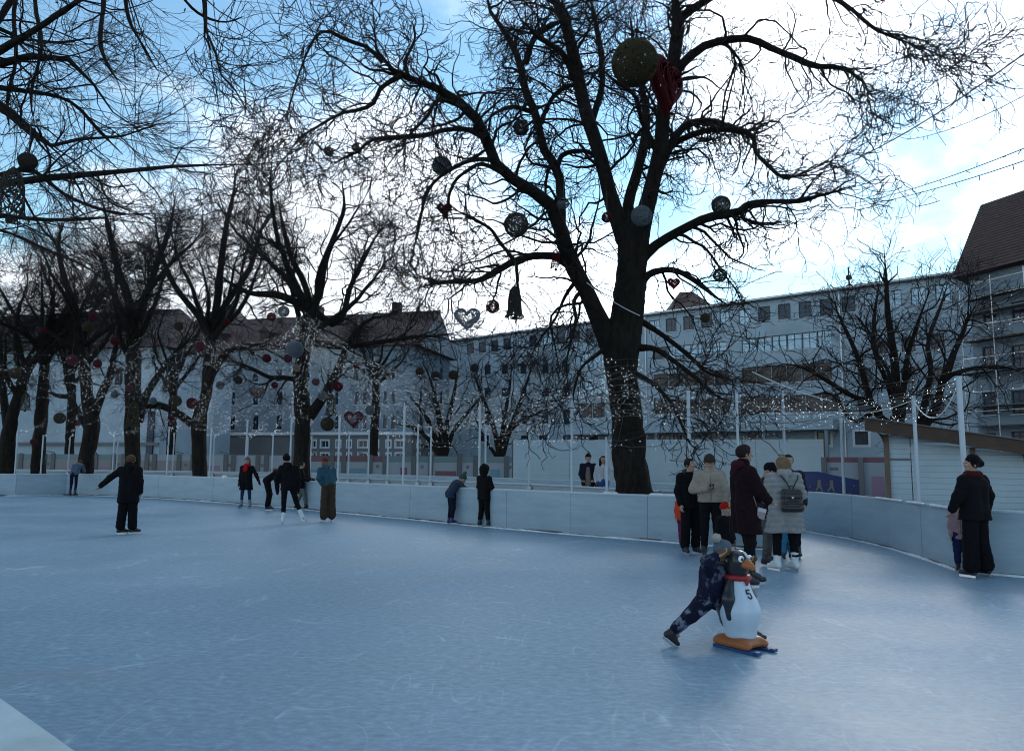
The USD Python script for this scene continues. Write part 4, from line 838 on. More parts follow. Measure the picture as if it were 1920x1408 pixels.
for k, (lab, Y, px, stems, sd) in enumerate((
  ('bushy bare tree with several stems in front of the arched door', 45, 829, (((829, 858, 7), (812, 810, 5), (795, 775, 4), (765, 740, 2.4)), ((829, 858, 6), (826, 800, 5), (815, 740, 4), (800, 690, 2)), ((831, 858, 6), (838, 800, 5), (850, 745, 4), (860, 690, 2)), ((833, 858, 6), (850, 810, 4), (880, 770, 3), (905, 740, 2)), ((828, 858, 6), (800, 820, 4), (770, 800, 3), (740, 795, 2))), 38),
  ('smaller forked bare tree left of the white plank wall', 44, 939, (((939, 858, 7), (925, 800, 4.6), (905, 745, 4), (885, 690, 2.4)), ((940, 858, 7), (958, 806, 4.6), (990, 783, 4), (1028, 765, 2.4)), ((938, 850, 6), (945, 790, 4), (955, 730, 3), (960, 680, 2)), ((940, 840, 5), (970, 770, 4), (990, 710, 3), (1000, 680, 2))), 39))):
    park_tree(lab, Y, [(px, 905, 9), (px, 880, 8), (px, 868, 7.5), (px, 858, 7)], [(s, (0, (i - 2) * 0.8)) for i, s in enumerate(stems)], sd, 1, (3, 5), (40, 75), (36, 200, 620), 0.010, leaves=40)
for k, (px, Y, sd) in enumerate(((-60, 47, 51), (130, 52, 52), (320, 55, 53), (700, 62, 54))):
    park_tree(['tall bare tree half hidden at the far left edge in front of the annexe', 'dense dark bare tree in front of the pale annexe at left', 'thin bare tree in front of the gap between annexe and gabled building', 'bare tree directly in front of the gabled building, far back'][k], Y, [(px, 905, 10), (px, 850, 8), (px + 3, 790, 8), (px + 5, 730, 7), (px + 2, 680, 5)], [], sd, 9, (4, 7), (35, 80), (70, 320, 1100), 0.012, leaves=40)
# ------------------------------------------------------------------ strings of lights
BV = np.array([(1, 0, 0), (-1, 0, 0), (0, 1, 0), (0, -1, 0), (0, 0, 1), (0, 0, -1)], float)
BF = np.array([(0, 2, 4), (2, 1, 4), (1, 3, 4), (3, 0, 4), (2, 0, 5), (1, 2, 5), (3, 1, 5), (0, 3, 5)])
lrng = np.random.default_rng(77)
def light_string(a, b, sag, label, group=None, step=0.28, rb=0.011, wire=0.004, wm='wire', lit=True, hang=0.05):
    a, b = np.array(a, float), np.array(b, float); L = np.linalg.norm(b - a); n = max(6, int(L / 0.5)); s = np.linspace(0, 1, n)
    P = a + (b - a) * s[:, None]; P[:, 2] -= sag * 4 * s * (1 - s)
    t = thing('light_string', label, 'light string', group=group)
    obj('wire', tubes(P[None], np.full((1, n), wire if lit else 0.0065), 3), M[wm], t)
    k = max(3, int(L / step)); u = (np.arange(k) + lrng.uniform(0.1, 0.9, k)) / k
    C = np.stack([np.interp(u, s, P[:, j]) for j in range(3)], 1); off = lrng.normal(size=(k, 3)) * hang; C = C + off
    if lit:
        rr = rb * lrng.uniform(0.6, 1.25, k)
        V = (C[:, None] + BV[None] * rr[:, None, None]).reshape(-1, 3); F = (np.arange(k)[:, None, None] * 6 + BF[None]).reshape(-1, 3)
        tag(obj('bulbs', trimesh.Trimesh(V, F, process=False), M['bulb'], t), kind='stuff')
    else:
        d = unit(lrng.normal(size=(k, 3)) * np.array([0.6, 0.6, 1])); C = C - off
        obj('bulb_stalks', tubes(np.stack([C, C + d * 0.065], 1), np.full((k, 2), 0.0055), 4, True), M['wire'], t, kind='stuff')
    return t
def collar(px, py, Y): return at(px, py, Y)
SW = []   # (a, b, sag, group key)
main = [at(1180, y, YT - 0.45) for y in (690, 720, 745, 770)]
d_t = [at(572, y, 27.6) for y in (600, 620, 640)]; c_t = [at(392, y, 32.6) for y in (640, 670)]; b_t = [at(250, y, 31.6) for y in (660, 690)]; a_t = [at(160, y, 34) for y in (690, 715)]; f_t = [at(45, y, 35.6) for y in (690, 720)]
lr2 = random.Random(9)
front = [p for p in POST]
def near(p, q, d): return np.linalg.norm(p[:2] - q[:2]) < d
G = {'main': ('string of tiny white lights reaching the thick trunk right of the middle', 'light strings tied round the thick trunk'),
     'd': ('string of tiny white lights running to the forked trunk left of the middle', 'light strings at the forked trunk'),
     'left': ('string of tiny white lights sagging between the trees at far left', 'light strings between the left trees'),
     'post': ('string of tiny white lights drawn between the tops of white poles', 'light strings between the poles'),
     'right': ('string of tiny white lights passing in front of the scaffolded building', 'light strings at the right')}
for p, pn in zip(front, PNAME):
    top = p + np.array([0, 0, -0.03])
    for k in range(3):
        if near(p, main[0], 13.5): SW.append((top, main[lr2.randrange(4)] + lrng.normal(size=3) * 0.15, 0.35 + 0.3 * lr2.random(), 'main', pn))
    for k in range(3):
        if near(p, d_t[0], 13): SW.append((top, d_t[lr2.randrange(3)] + lrng.normal(size=3) * 0.2, 0.4 + 0.4 * lr2.random(), 'd', pn))
    for T_ in (c_t, b_t, a_t):
        if near(p, T_[0], 10): SW.append((top, T_[lr2.randrange(2)] + lrng.normal(size=3) * 0.2, 0.3 + 0.4 * lr2.random(), 'left', pn))
for k in range(16):
    SW.append((d_t[k % 3] + lrng.normal(size=3) * 0.3, main[k % 4] + np.array([0, 0, 0.5 * lr2.random()]), 0.9 + 1.2 * lr2.random(), 'd'))
for k in range(9): SW.append((d_t[k % 3] + lrng.normal(size=3) * 0.3, c_t[k % 2] + lrng.normal(size=3) * 0.3, 0.3 + 0.7 * lr2.random(), 'd'))
for A, B_, n in ((c_t, b_t, 6), (b_t, a_t, 6), (a_t, f_t, 5), (c_t, a_t, 3)):
    for k in range(n): SW.append((A[k % 2] + lrng.normal(size=3) * 0.4, B_[k % 2] + lrng.normal(size=3) * 0.4, 0.3 + 0.9 * lr2.random(), 'left'))
for A in (f_t, a_t, b_t):     # strings that run on out of the picture to the left
    for k in range(3): SW.append((A[k % 2], at(-260 - 60 * k, 600 + 40 * k, 26 + 3 * k), 0.6, 'left'))
fp = sorted([p for p in front if p[0] > 0.5 and p[1] < 22], key=lambda p: p[0])
for i in range(len(fp) - 1):
    for k in range(3):
        j = min(len(fp) - 1, i + 1 + k)
        if j > i: SW.append((fp[i] + np.array([0, 0, -0.02 - 0.06 * k]), fp[j] + np.array([0, 0, -0.02 - 0.05 * k]), 0.25 + 0.25 * lr2.random(), 'post'))
for k in range(26):           # the net over the back track, seen edge on right of the thick trunk
    a = at(1215 + 8 * k, 740 + lr2.uniform(-8, 22), 19 + 7 * lr2.random()); b = at(1330 + 11 * k, 745 + lr2.uniform(-6, 26), 18 + 7 * lr2.random()); SW.append((a, b, 0.2 + 0.2 * lr2.random(), 'post'))
for k, (y0, y1) in enumerate(((575, 480), (622, 540), (660, 600), (700, 640), (735, 660), (640, 520))):
    SW.append((at(1480, y0 + 60, 19), at(2050, y1, 14), 0.5, 'right'))
TO = {'main': 'the thick trunk', 'd': 'the forked trunk', 'left': 'a left tree'}
for i, (a, b, sag, gk, *pn) in enumerate(SW):
    lb, gr = G[gk]
    if pn: lb = 'light string from the ' + pn[0] + ' to ' + TO[gk]; gr = gr + ' from the ' + pn[0]
    w = lb.split()
    if len(w) > 16: lb = ' '.join(['light string from'] + lb.split()[6:])
    light_string(a, b, sag, lb, gr, step=0.27 if gk in ('d', 'main') else 0.30, rb=0.0074 * max(1.0, (a[1] + b[1]) / 2 / 20))
# wrapped round the trunks
def wrap(T, z0, z1, rad, n, label):
    t = thing('light_string', label, 'light string'); k = n; z = np.linspace(z0, z1, k); ang = lrng.uniform(0, 2 * math.pi, k)
    c = np.stack([np.interp(z, T[:, 2], T[:, j]) for j in (0, 1)], 1); r = rad * lrng.uniform(0.95, 1.12, k)
    P = np.stack([c[:, 0] + r * np.cos(ang), c[:, 1] + r * np.sin(ang), z + lrng.normal(size=k) * 0.03], 1)
    Q_ = np.stack([np.interp(np.linspace(z0, z1, 200), T[:, 2], T[:, 0]) + rad * 1.02 * np.cos(np.linspace(0, 57, 200)), np.interp(np.linspace(z0, z1, 200), T[:, 2], T[:, 1]) + rad * 1.02 * np.sin(np.linspace(0, 57, 200)), np.linspace(z0, z1, 200)], 1); obj('wire', tubes(Q_[None], np.full((1, 200), 0.004), 3), M['wire'], t)
    V = (P[:, None] + BV[None] * 0.010).reshape(-1, 3); F = (np.arange(k)[:, None, None] * 6 + BF[None]).reshape(-1, 3)
    tag(obj('bulbs', trimesh.Trimesh(V, F, process=False), M['bulb'], t), kind='stuff')
wrap(tr, at(1180, 780, YT)[2], at(1180, 675, YT)[2], 0.43, 120, 'string of white lights wound round the thick trunk right of the middle')
wrap(TREES['d'], 3.0, 5.6, 0.34, 220, 'string of white lights wound round the forked trunk left of the middle')
wrap(TREES['c'], 3.0, 5.0, 0.34, 120, 'string of white lights wound round the trunk with the low bent bough')
# cables and unlit strings across the sky at the right, and one at the upper left
t = thing('cable', 'black cable running down from the upper right corner into the crown', 'cable')
a, b = at(1960, 72, 9), at(1560, 318, 15.5); s = np.linspace(0, 1, 24)[:, None]; P = a + (b - a) * s; P[:, 2] -= 0.15 * 4 * (s * (1 - s))[:, 0]
obj('cable_line', tubes(P[None], np.full((1, 24), 0.012), 6), M['wire'], t)
for (p, q, lab) in (((1960, 40, 8), (1790, 118, 15), 'uppermost dark light string at the upper right, ending near the hanging twig'), ((1960, 158, 8), (1700, 262, 15), 'dark light string crossing the white cloud below the black cable'),
                    ((1960, 262, 8), (1560, 388, 15.5), 'upper of the two close dark light strings at the right edge'), ((1960, 288, 8), (1540, 395, 15.5), 'lower of the two close dark light strings at the right edge')):
    light_string(at(*p), at(*q), 0.12, lab, step=0.55, lit=False, hang=0.0)
light_string(at(396, -30, 9), at(432, 300, 14), 0.02, 'dark light string hanging steeply beside the twigs at the upper left', step=0.3, lit=False, hang=0.0)
for (p, q, lab) in (((1410, 697, 14.5), (1560, 752, 19), 'pale rope slanting down right above the group of skaters'), ((1060, 520, 17), (930, 533, 20), 'pale rope on the left limb above the hanging bell'), ((1100, 530, 17.0), (1200, 592, 17), 'pale rope slanting down across the fork of the thick trunk')):
    t = thing('rope', lab, 'rope'); a, b = at(*p), at(*q); s = np.linspace(0, 1, 12)[:, None]; P = a + (b - a) * s; P[:, 2] -= 0.06 * 4 * (s * (1 - s))[:, 0]; obj('rope_line', tubes(P[None], np.full((1, 12), 0.010), 5), M['wirew'], t)
POLE = {round(proj(*p)[0]): p for p in POST}
def pole_near(px): return POLE[min(POLE, key=lambda k: abs(k - px))]
for a, b, lab in ((1794, 1703, 'pale cord sagging between the two tall poles at the kiosk'), (1703, 1568, 'pale cord from the kiosk pole to the pole at the blue banner')):
    P0, P1 = pole_near(a), pole_near(b); t = thing('rope', lab, 'rope'); s = np.linspace(0, 1, 14)[:, None]
    P = P0 + (P1 - P0) * s; P[:, 2] -= 0.05 + 0.35 * 4 * (s * (1 - s))[:, 0] * (a != 1703) + 0.1 * 4 * (s * (1 - s))[:, 0]; obj('rope_line', tubes(P[None], np.full((1, 14), 0.011), 5), M['wirew'], t)

# ------------------------------------------------------------------ woven ornaments hung in the trees
def orn_mat(n, c, r=0.75): M[n] = mat(n, c, r, 0.45, 40.0, metallic=0.0, spec=0.12); return n
orn_mat('o_gold', (0.042, 0.036, 0.018)); orn_mat('o_white', (0.13, 0.155, 0.18)); orn_mat('o_red', (0.070, 0.006, 0.009)); orn_mat('o_dark', (0.035, 0.031, 0.028)); orn_mat('o_beige', (0.14, 0.115, 0.10)); orn_mat('o_rose', (0.085, 0.022, 0.03)); orn_mat('o_silver', (0.10, 0.12, 0.13))
def tangle(kind, r, rng, n, q, w):
    P = []
    for k in range(n):
        if kind == 'ball':
            a = unit(rng.normal(size=3)); b = unit(np.cross(a, rng.normal(size=3))); c = np.cross(a, b); s = np.linspace(0, 2 * math.pi * rng.uniform(0.7, 1.0), q)
            h = rng.uniform(-0.6, 0.6); k_ = math.sqrt(1 - h * h)
            p = (h * a + k_ * (np.cos(s)[:, None] * b + np.sin(s)[:, None] * c)) * r
        elif kind == 'heart':
            s = rng.uniform(0, 6.28) + np.linspace(0, rng.uniform(1.2, 6), q); v = np.clip(rng.uniform(-0.97, 0.97) + np.linspace(0, rng.uniform(-1.2, 1.2), q), -0.98, 0.98)
            x, y = 16 * np.sin(s) ** 3, 13 * np.cos(s) - 5 * np.cos(2 * s) - 2 * np.cos(3 * s) - np.cos(4 * s); f = np.sqrt(1 - v**2)
            p = np.stack([x / 16 * r * f, v * r * 0.34, (y * f + 2 * (1 - f)) / 16 * r], 1)
        else:   # bell
            s = rng.uniform(0, 6.28) + np.linspace(0, rng.uniform(-3, 3), q); v = np.clip(rng.uniform(0, 1) + np.linspace(0, rng.uniform(-1, 1), q), 0, 1)
            pr = np.interp(v, [0, 0.06, 0.2, 0.65, 0.85, 1.0], [0.62, 0.50, 0.44, 0.38, 0.28, 0.02]); p = np.stack([pr * r * np.cos(s), pr * r * np.sin(s), (v * 2 - 1) * r], 1)
        P.append(p)
    return tubes(np.array(P), np.full((n, q), w), 3)
oc = 0
def ornament(kind, px, py, rp, Y, m, label, dense=1.0, rot=0.0):
    global oc; oc += 1
    rng = np.random.default_rng(500 + oc); c = at(px, py, Y); r = rp * Y / FOC
    t = thing({'ball': 'ball_ornament', 'heart': 'heart_ornament', 'bell': 'bell_ornament'}[kind], label, 'ornament', c, rot)
    big_ = rp > 16; n = int((90 if big_ else 44) * dense); q = 22 if big_ else 13
    w = r * (0.022 if big_ else 0.040) * (1.0 if dense < 1.5 else 0.9)
    obj('woven_shell', tangle(kind, r, rng, n, q, w), M[m], t)
    if dense >= 1.55: obj('woven_lining', tangle(kind, r * 0.93, rng, n, q, w * 1.4), M[m], t)
    if kind == 'bell': obj('clapper', trimesh.creation.icosphere(1, r * 0.14).apply_translation((0, 0, -r * 1.05)), M[m], t)
    top = {'ball': r, 'heart': r * 0.45, 'bell': r}[kind]
    obj('hanger', tubes(np.array([[(0, 0, top * 0.97), (0.02 * r, 0, top + max(0.25, r * 0.8)), (0, 0, top + max(0.5, r * 1.6))]]), np.full((1, 3), 0.006), 4), M['wire'], t)
O = ornament
O('ball', 1190, 118, 45, 13.5, 'o_gold', 'very large olive gold woven ball high in front of the right limb', 1.5)
O('heart', 1248, 158, 62, 14.6, 'o_red', 'very large dark red woven heart behind the olive gold ball', 1.5, 0.9)
O('ball', 968, 422, 23.5, 15.6, 'o_dark', 'dark wicker ball hanging free against white sky left of the fork', 1.15)
O('ball', 828, 311, 18.5, 15.5, 'o_white', 'pale white woven ball on the long left limb', 1.6)
O('ball', 977, 240, 15, 18, 'o_dark', 'dark woven ball between the two upper left limbs', 1.3)
O('heart', 833, 392, 15, 15.6, 'o_red', 'small dark red heart below the pale white ball', 1.6)
O('heart', 876, 596, 25, 15.0, 'o_white', 'large open white wire heart left of the bell', 1.5)
O('ball', 924, 575, 13, 16.2, 'o_red', 'dark red ball between the white heart and the bell', 1.1)
O('bell', 965, 565, 31, 15.5, 'o_dark', 'woven bell hanging on a cord below the low left bough', 1.9)
O('ball', 1352, 385, 18, 15.8, 'o_dark', 'wicker ball resting on the right bough', 1.5)
O('ball', 1350, 516, 13, 16.2, 'o_dark', 'small wicker ball below the right bough', 1.0)
O('heart', 1263, 531, 12, 16, 'o_red', 'small dark red heart right of the trunk', 1.6)
O('ball', 1203, 405, 20, 16.6, 'o_white', 'pale ball half hidden at the upper fork of the thick tree', 1.0)
O('ball', 1138, 408, 10, 16.6, 'o_red', 'small red ball at the left edge of the upper fork', 1.3)
O('ball', 1056, 382, 11, 16.4, 'o_white', 'small pale ball right of the left limb', 1.3)
O('bell', 1042, 486, 20, 16.8, 'o_red', 'narrow red bell hanging at the left limb', 1.5)
O('ball', 1322, 596, 9, 15.4, 'o_gold', 'small gold ball in front of the white building', 1.8)
O('bell', 22, 362, 52, 8.6, 'o_dark', 'large woven bell at the left edge of the picture', 1.25)
O('ball', 52, 303, 17, 9.4, 'o_dark', 'dark ball above the large bell at the left edge', 1.8)
O('ball', 667, 277, 8, 14.2, 'o_dark', 'small dark ball on the tip of the long left limb', 1.5)
O('ball', 617, 285, 9, 14, 'o_dark', 'small brown ball left of the limb tip', 1.2)
for kind, px, py, rp, m, lab in (
  ('ball', 553, 655, 18, 'o_white', 'large pale white ball on the forked tree left of the middle'), ('ball', 509, 594, 9, 'o_red', 'bright red ball left above the forked tree trunk'), ('ball', 532, 584, 12, 'o_silver', 'grey ball right next to the bright red ball'),
  ('ball', 500, 672, 9, 'o_red', 'red ball left of the large pale ball'), ('ball', 447, 713, 8, 'o_gold', 'gold ball over the pale wall left of the forked trunk'), ('heart', 482, 736, 16, 'o_beige', 'beige heart between two windows of the gabled building'),
  ('ball', 515, 722, 7, 'o_red', 'small red ball just right of the beige heart'), ('ball', 634, 725, 10, 'o_red', 'red ball at the end of a bough right of the forked trunk'), ('bell', 621, 758, 22, 'o_gold', 'slim golden bell right of the forked trunk'),
  ('ball', 614, 795, 14, 'o_gold', 'gold ball below the slim golden bell'), ('heart', 663, 785, 20, 'o_rose', 'rose red heart right of the gold ball'), ('ball', 694, 769, 10, 'o_silver', 'silvery ball right of the rose red heart'),
  ('ball', 556, 690, 8, 'o_beige', 'small pale ball below the large pale white ball'), ('ball', 540, 672, 9, 'o_rose', 'faint rose ball left below the large pale ball'), ('ball', 592, 716, 8, 'o_rose', 'small rose ball in the fork of the trunk'), ('ball', 605, 742, 10, 'o_silver', 'grey ball left of the slim golden bell'), ('ball', 668, 687, 7, 'o_red', 'dark red ball far right of the forked tree')):
    O(kind, px, py, rp * 0.9, 26.6, m, lab, 1.3)
for kind, px, py, rp, m, lab in (
  ('ball', 360, 756, 12, 'o_red', 'large red ball on the low bent bough'), ('ball', 330, 752, 12, 'o_gold', 'gold ball left of the large red ball'), ('ball', 321, 786, 6, 'o_red', 'small red ball under the gold ball'), ('bell', 250, 775, 28, 'o_gold', 'tall golden bell in front of the second trunk'),
  ('ball', 112, 784, 12, 'o_gold', 'brown gold ball low between the left trunks'), ('ball', 287, 752, 8, 'o_silver', 'grey ball right of the tall golden bell'), ('ball', 413, 722, 9, 'o_silver', 'grey ball left of the bent bough tree'), ('bell', 312, 718, 18, 'o_gold', 'golden bell high between the left trunks'),
  ('ball', 375, 650, 11, 'o_rose', 'brown red ball on the tree behind the red scarf woman'), ('ball', 145, 793, 7, 'o_red', 'small dark red ball at the leaning tree'), ('ball', 175, 594, 9, 'o_red', 'red ball high on the left trees under the roof line'), ('ball', 165, 612, 12, 'o_gold', 'olive ball under the high red ball'),
  ('ball', 82, 620, 7, 'o_red', 'red ball at far left above the roof'), ('ball', 216, 640, 9, 'o_red', 'red ball left of the upright trunk'), ('ball', 135, 675, 12, 'o_rose', 'brown ball at the upper part of the leaning tree'), ('ball', 183, 682, 9, 'o_red', 'dark red ball right of the brown ball'),
  ('ball', 28, 700, 12, 'o_gold', 'gold ball at the far left tree'), ('bell', 48, 752, 20, 'o_gold', 'gold bell beside the far left trunk'), ('ball', 63, 828, 7, 'o_rose', 'small ball low at the far left trunk'), ('ball', 243, 728, 8, 'o_rose', 'rose ball in front of the upright trunk'), ('ball', 215, 740, 8, 'o_silver', 'faint grey ball left of the tall golden bell'), ('ball', 424, 604, 8, 'o_red', 'red ball above the hipped roof'), ('ball', 335, 612, 10, 'o_gold', 'olive ball left of the hipped roof')):
    O(kind, px, py, rp * 0.85, 31.4, m, lab, 1.3)
for px, py, rp, m, lab in ((787, 697, 8, 'o_gold', 'gold ball on the bushy tree before the arched door'), (817, 705, 9, 'o_dark', 'dark ball right of the gold ball on the bushy tree'), (850, 703, 9, 'o_gold', 'olive ball at the right of the bushy tree'), (890, 690, 8, 'o_dark', 'dark ball between the two small trees')):
    O('ball', px, py, rp, 40, m, lab, 1.8)
# ------------------------------------------------------------------ people
def smin_field(shape, o, h, prims, k):
    """Smooth union of round cones (a, b, ra, rb) and ellipsoids ('e', centre, radii) on a grid."""
    F = np.full(shape, 0.25, np.float32)
    ax = [o[i] + h * np.arange(shape[i]) for i in range(3)]
    for p in prims:
        kk = k
        if isinstance(p[0], str):
            c, r = np.array(p[1], float), np.array(p[2], float); lo, hi = c - r, c + r; kk = p[3] if len(p) > 3 else k
        else:
            a, b, ra, rb = np.array(p[0], float), np.array(p[1], float), p[2], p[3]; kk = p[4] if len(p) > 4 else k
            lo, hi = np.minimum(a - ra, b - rb), np.maximum(a + ra, b + rb)
        m = kk + 2.5 * h
        i0 = np.maximum(0, np.floor((lo - m - o) / h).astype(int)); i1 = np.minimum(shape, np.ceil((hi + m - o) / h).astype(int) + 1)
        if np.any(i1 <= i0): continue
        X, Y, Zz = np.meshgrid(*[ax[i][i0[i]:i1[i]] for i in range(3)], indexing='ij'); S = tuple(slice(i0[i], i1[i]) for i in range(3))
        if isinstance(p[0], str):
            q = np.sqrt(((X - c[0]) / r[0])**2 + ((Y - c[1]) / r[1])**2 + ((Zz - c[2]) / r[2])**2); d = (q - 1) * r.min()
        else:
            ab = b - a; L = max(ab @ ab, 1e-9); t = np.clip(((X - a[0]) * ab[0] + (Y - a[1]) * ab[1] + (Zz - a[2]) * ab[2]) / L, 0, 1)
            d = np.sqrt((X - a[0] - t * ab[0])**2 + (Y - a[1] - t * ab[1])**2 + (Zz - a[2] - t * ab[2])**2) - (ra + (rb - ra) * t)
        G = F[S]; hh = np.clip(0.5 + 0.5 * (G - d) / kk, 0, 1); F[S] = G * (1 - hh) + d * hh - kk * hh * (1 - hh)
    return F, ax
def surface_nets(F, o, h):
    s = F < 0; nx, ny, nz = F.shape
    corners = [(i, j, k) for i in (0, 1) for j in (0, 1) for k in (0, 1)]
    sl = lambda A, c: A[c[0]:nx - 1 + c[0], c[1]:ny - 1 + c[1], c[2]:nz - 1 + c[2]]
    cnt = sum(sl(s, c).astype(np.int8) for c in corners); act = (cnt > 0) & (cnt < 8)
    idx = np.full(act.shape, -1, int); I = np.argwhere(act); idx[act] = np.arange(len(I))
    vals = {c: F[I[:, 0] + c[0], I[:, 1] + c[1], I[:, 2] + c[2]] for c in corners}
    acc, n = np.zeros((len(I), 3)), np.zeros(len(I))
    for a in corners:
        for d in range(3):
            if a[d] == 0:
                b = list(a); b[d] = 1; va, vb = vals[a], vals[tuple(b)]; cr = (va < 0) != (vb < 0)
                t = np.where(cr, va / np.where(cr, va - vb, 1), 0); p = np.array(a, float)[None].repeat(len(I), 0); p[:, d] += t
                acc += p * cr[:, None]; n += cr
    V = (I + acc / n[:, None]) * h + o
    Q = []
    for d in range(3):
        e = [0, 0, 0]; e[d] = 1; u, v = (d + 1) % 3, (d + 2) % 3
        A, B = s[:nx - e[0], :ny - e[1], :nz - e[2]], s[e[0]:, e[1]:, e[2]:]
        P = np.argwhere(A != B); P = P[(P[:, u] > 0) & (P[:, v] > 0) & (P[:, u] < F.shape[u] - 1) & (P[:, v] < F.shape[v] - 1)]
        w = A[P[:, 0], P[:, 1], P[:, 2]]
        def g(du, dv):
            q = P.copy(); q[:, u] -= du; q[:, v] -= dv; return idx[q[:, 0], q[:, 1], q[:, 2]]
        q = np.stack([g(1, 1), g(0, 1), g(0, 0), g(1, 0)], 1); q[~w] = q[~w][:, ::-1]; Q.append(q)
    Q = np.vstack(Q); Q = Q[(Q >= 0).all(1)]
    return trimesh.Trimesh(V, np.vstack([Q[:, [0, 1, 2]], Q[:, [0, 2, 3]]]), process=False)
def relax(m, n):
    from scipy.sparse import coo_matrix
    f = m.faces; e = np.vstack([f[:, [0, 1]], f[:, [1, 2]], f[:, [2, 0]]]); N = len(m.vertices)
    A = coo_matrix((np.ones(2 * len(e)), (np.r_[e[:, 0], e[:, 1]], np.r_[e[:, 1], e[:, 0]])), (N, N)).tocsr(); dg = np.maximum(np.asarray(A.sum(1)), 1); v = np.array(m.vertices)
    for k in range(n):
        v = v + 0.5 * (A @ v / dg - v); v = v - 0.52 * (A @ v / dg - v)
    return trimesh.Trimesh(v, f, process=False)
def skin_of(prims, h=0.012, k=0.03, cut=None, wrinkle=0.0, seed=0, wscale=(9, 9, 22), quilt=None):
    lo = np.min([np.array(p[1]) - p[2] if isinstance(p[0], str) else np.minimum(np.array(p[0]) - p[2], np.array(p[1]) - p[3]) for p in prims], 0) - k - 2 * h
    hi = np.max([np.array(p[1]) + p[2] if isinstance(p[0], str) else np.maximum(np.array(p[0]) + p[2], np.array(p[1]) + p[3]) for p in prims], 0) + k + 2 * h
    shape = np.ceil((hi - lo) / h).astype(int) + 1
    F, ax = smin_field(shape, lo, h, prims, k)
    if cut is not None:      # (axis, sign, value): keeps sign * x > sign * value
        for a_, s_, v_ in cut:
            F = np.maximum(F, (s_ * (v_ - ax[a_])).reshape([-1 if i == a_ else 1 for i in range(3)]))
    m = surface_nets(F, lo, h)
    m = relax(m, 2)
    if wrinkle or quilt:
        nn = m.vertex_normals; v = m.vertices; dsp = np.zeros(len(v))
        if wrinkle: dsp += (meshkit.fbm(v * np.array(wscale), 3, seed) - 0.5) * wrinkle
        if quilt: dsp += quilt[1] * np.abs(np.sin(np.pi * (v[:, 2] + 0.03 * np.abs(v[:, 0]) * 2) / quilt[0]))
        m = trimesh.Trimesh(v + nn * dsp[:, None], m.faces, process=False)
    return m

def cloth(name, c, pattern=None):
    k = 'cloth_' + name
    if k not in M: M[k] = mat(k, c, 0.9, 0.25, 14.0 if pattern is None else 9.0, 0.002, 60, spec=0.1, color2=pattern, ramp=(0.32, 0.68) if pattern is None or c[0] > 0.2 else (0.53, 0.60))
    return M[k]
M['skin'] = mat('skin', (0.30, 0.19, 0.145), 0.55, 0.12, 30.0)
M['hair_dark'] = mat('hair_dark', (0.018, 0.013, 0.012), 0.8, 0.5, 60.0, 0.003, 70, spec=0.12, stretch=(1, 1, 0.15))
M['hair_brown'] = mat('hair_brown', (0.085, 0.05, 0.03), 0.8, 0.5, 60.0, 0.003, 70, spec=0.12, stretch=(1, 1, 0.15))
M['hair_blond'] = mat('hair_blond', (0.17, 0.115, 0.07), 0.8, 0.5, 60.0, 0.003, 70, spec=0.12, stretch=(1, 1, 0.15))
M['blade'] = mat('blade', (0.6, 0.62, 0.65), 0.25, metallic=1.0)
M['skate_white'] = mat('skate_white', (0.55, 0.60, 0.62), 0.4, 0.1, 8.0)
M['skate_black'] = mat('skate_black', (0.015, 0.016, 0.02), 0.4, 0.2, 8.0)
M['skate_grey'] = mat('skate_grey', (0.20, 0.23, 0.26), 0.4, 0.3, 12.0)
M['skate_blue'] = mat('skate_blue', (0.02, 0.03, 0.11), 0.4, 0.2, 8.0)
M['eye'] = mat('eye', (0.5, 0.5, 0.5), 0.2); M['iris'] = mat('iris', (0.02, 0.015, 0.012), 0.2); M['lip'] = mat('lip', (0.22, 0.09, 0.085), 0.5); M['brow'] = mat('brow', (0.04, 0.028, 0.02), 0.7)

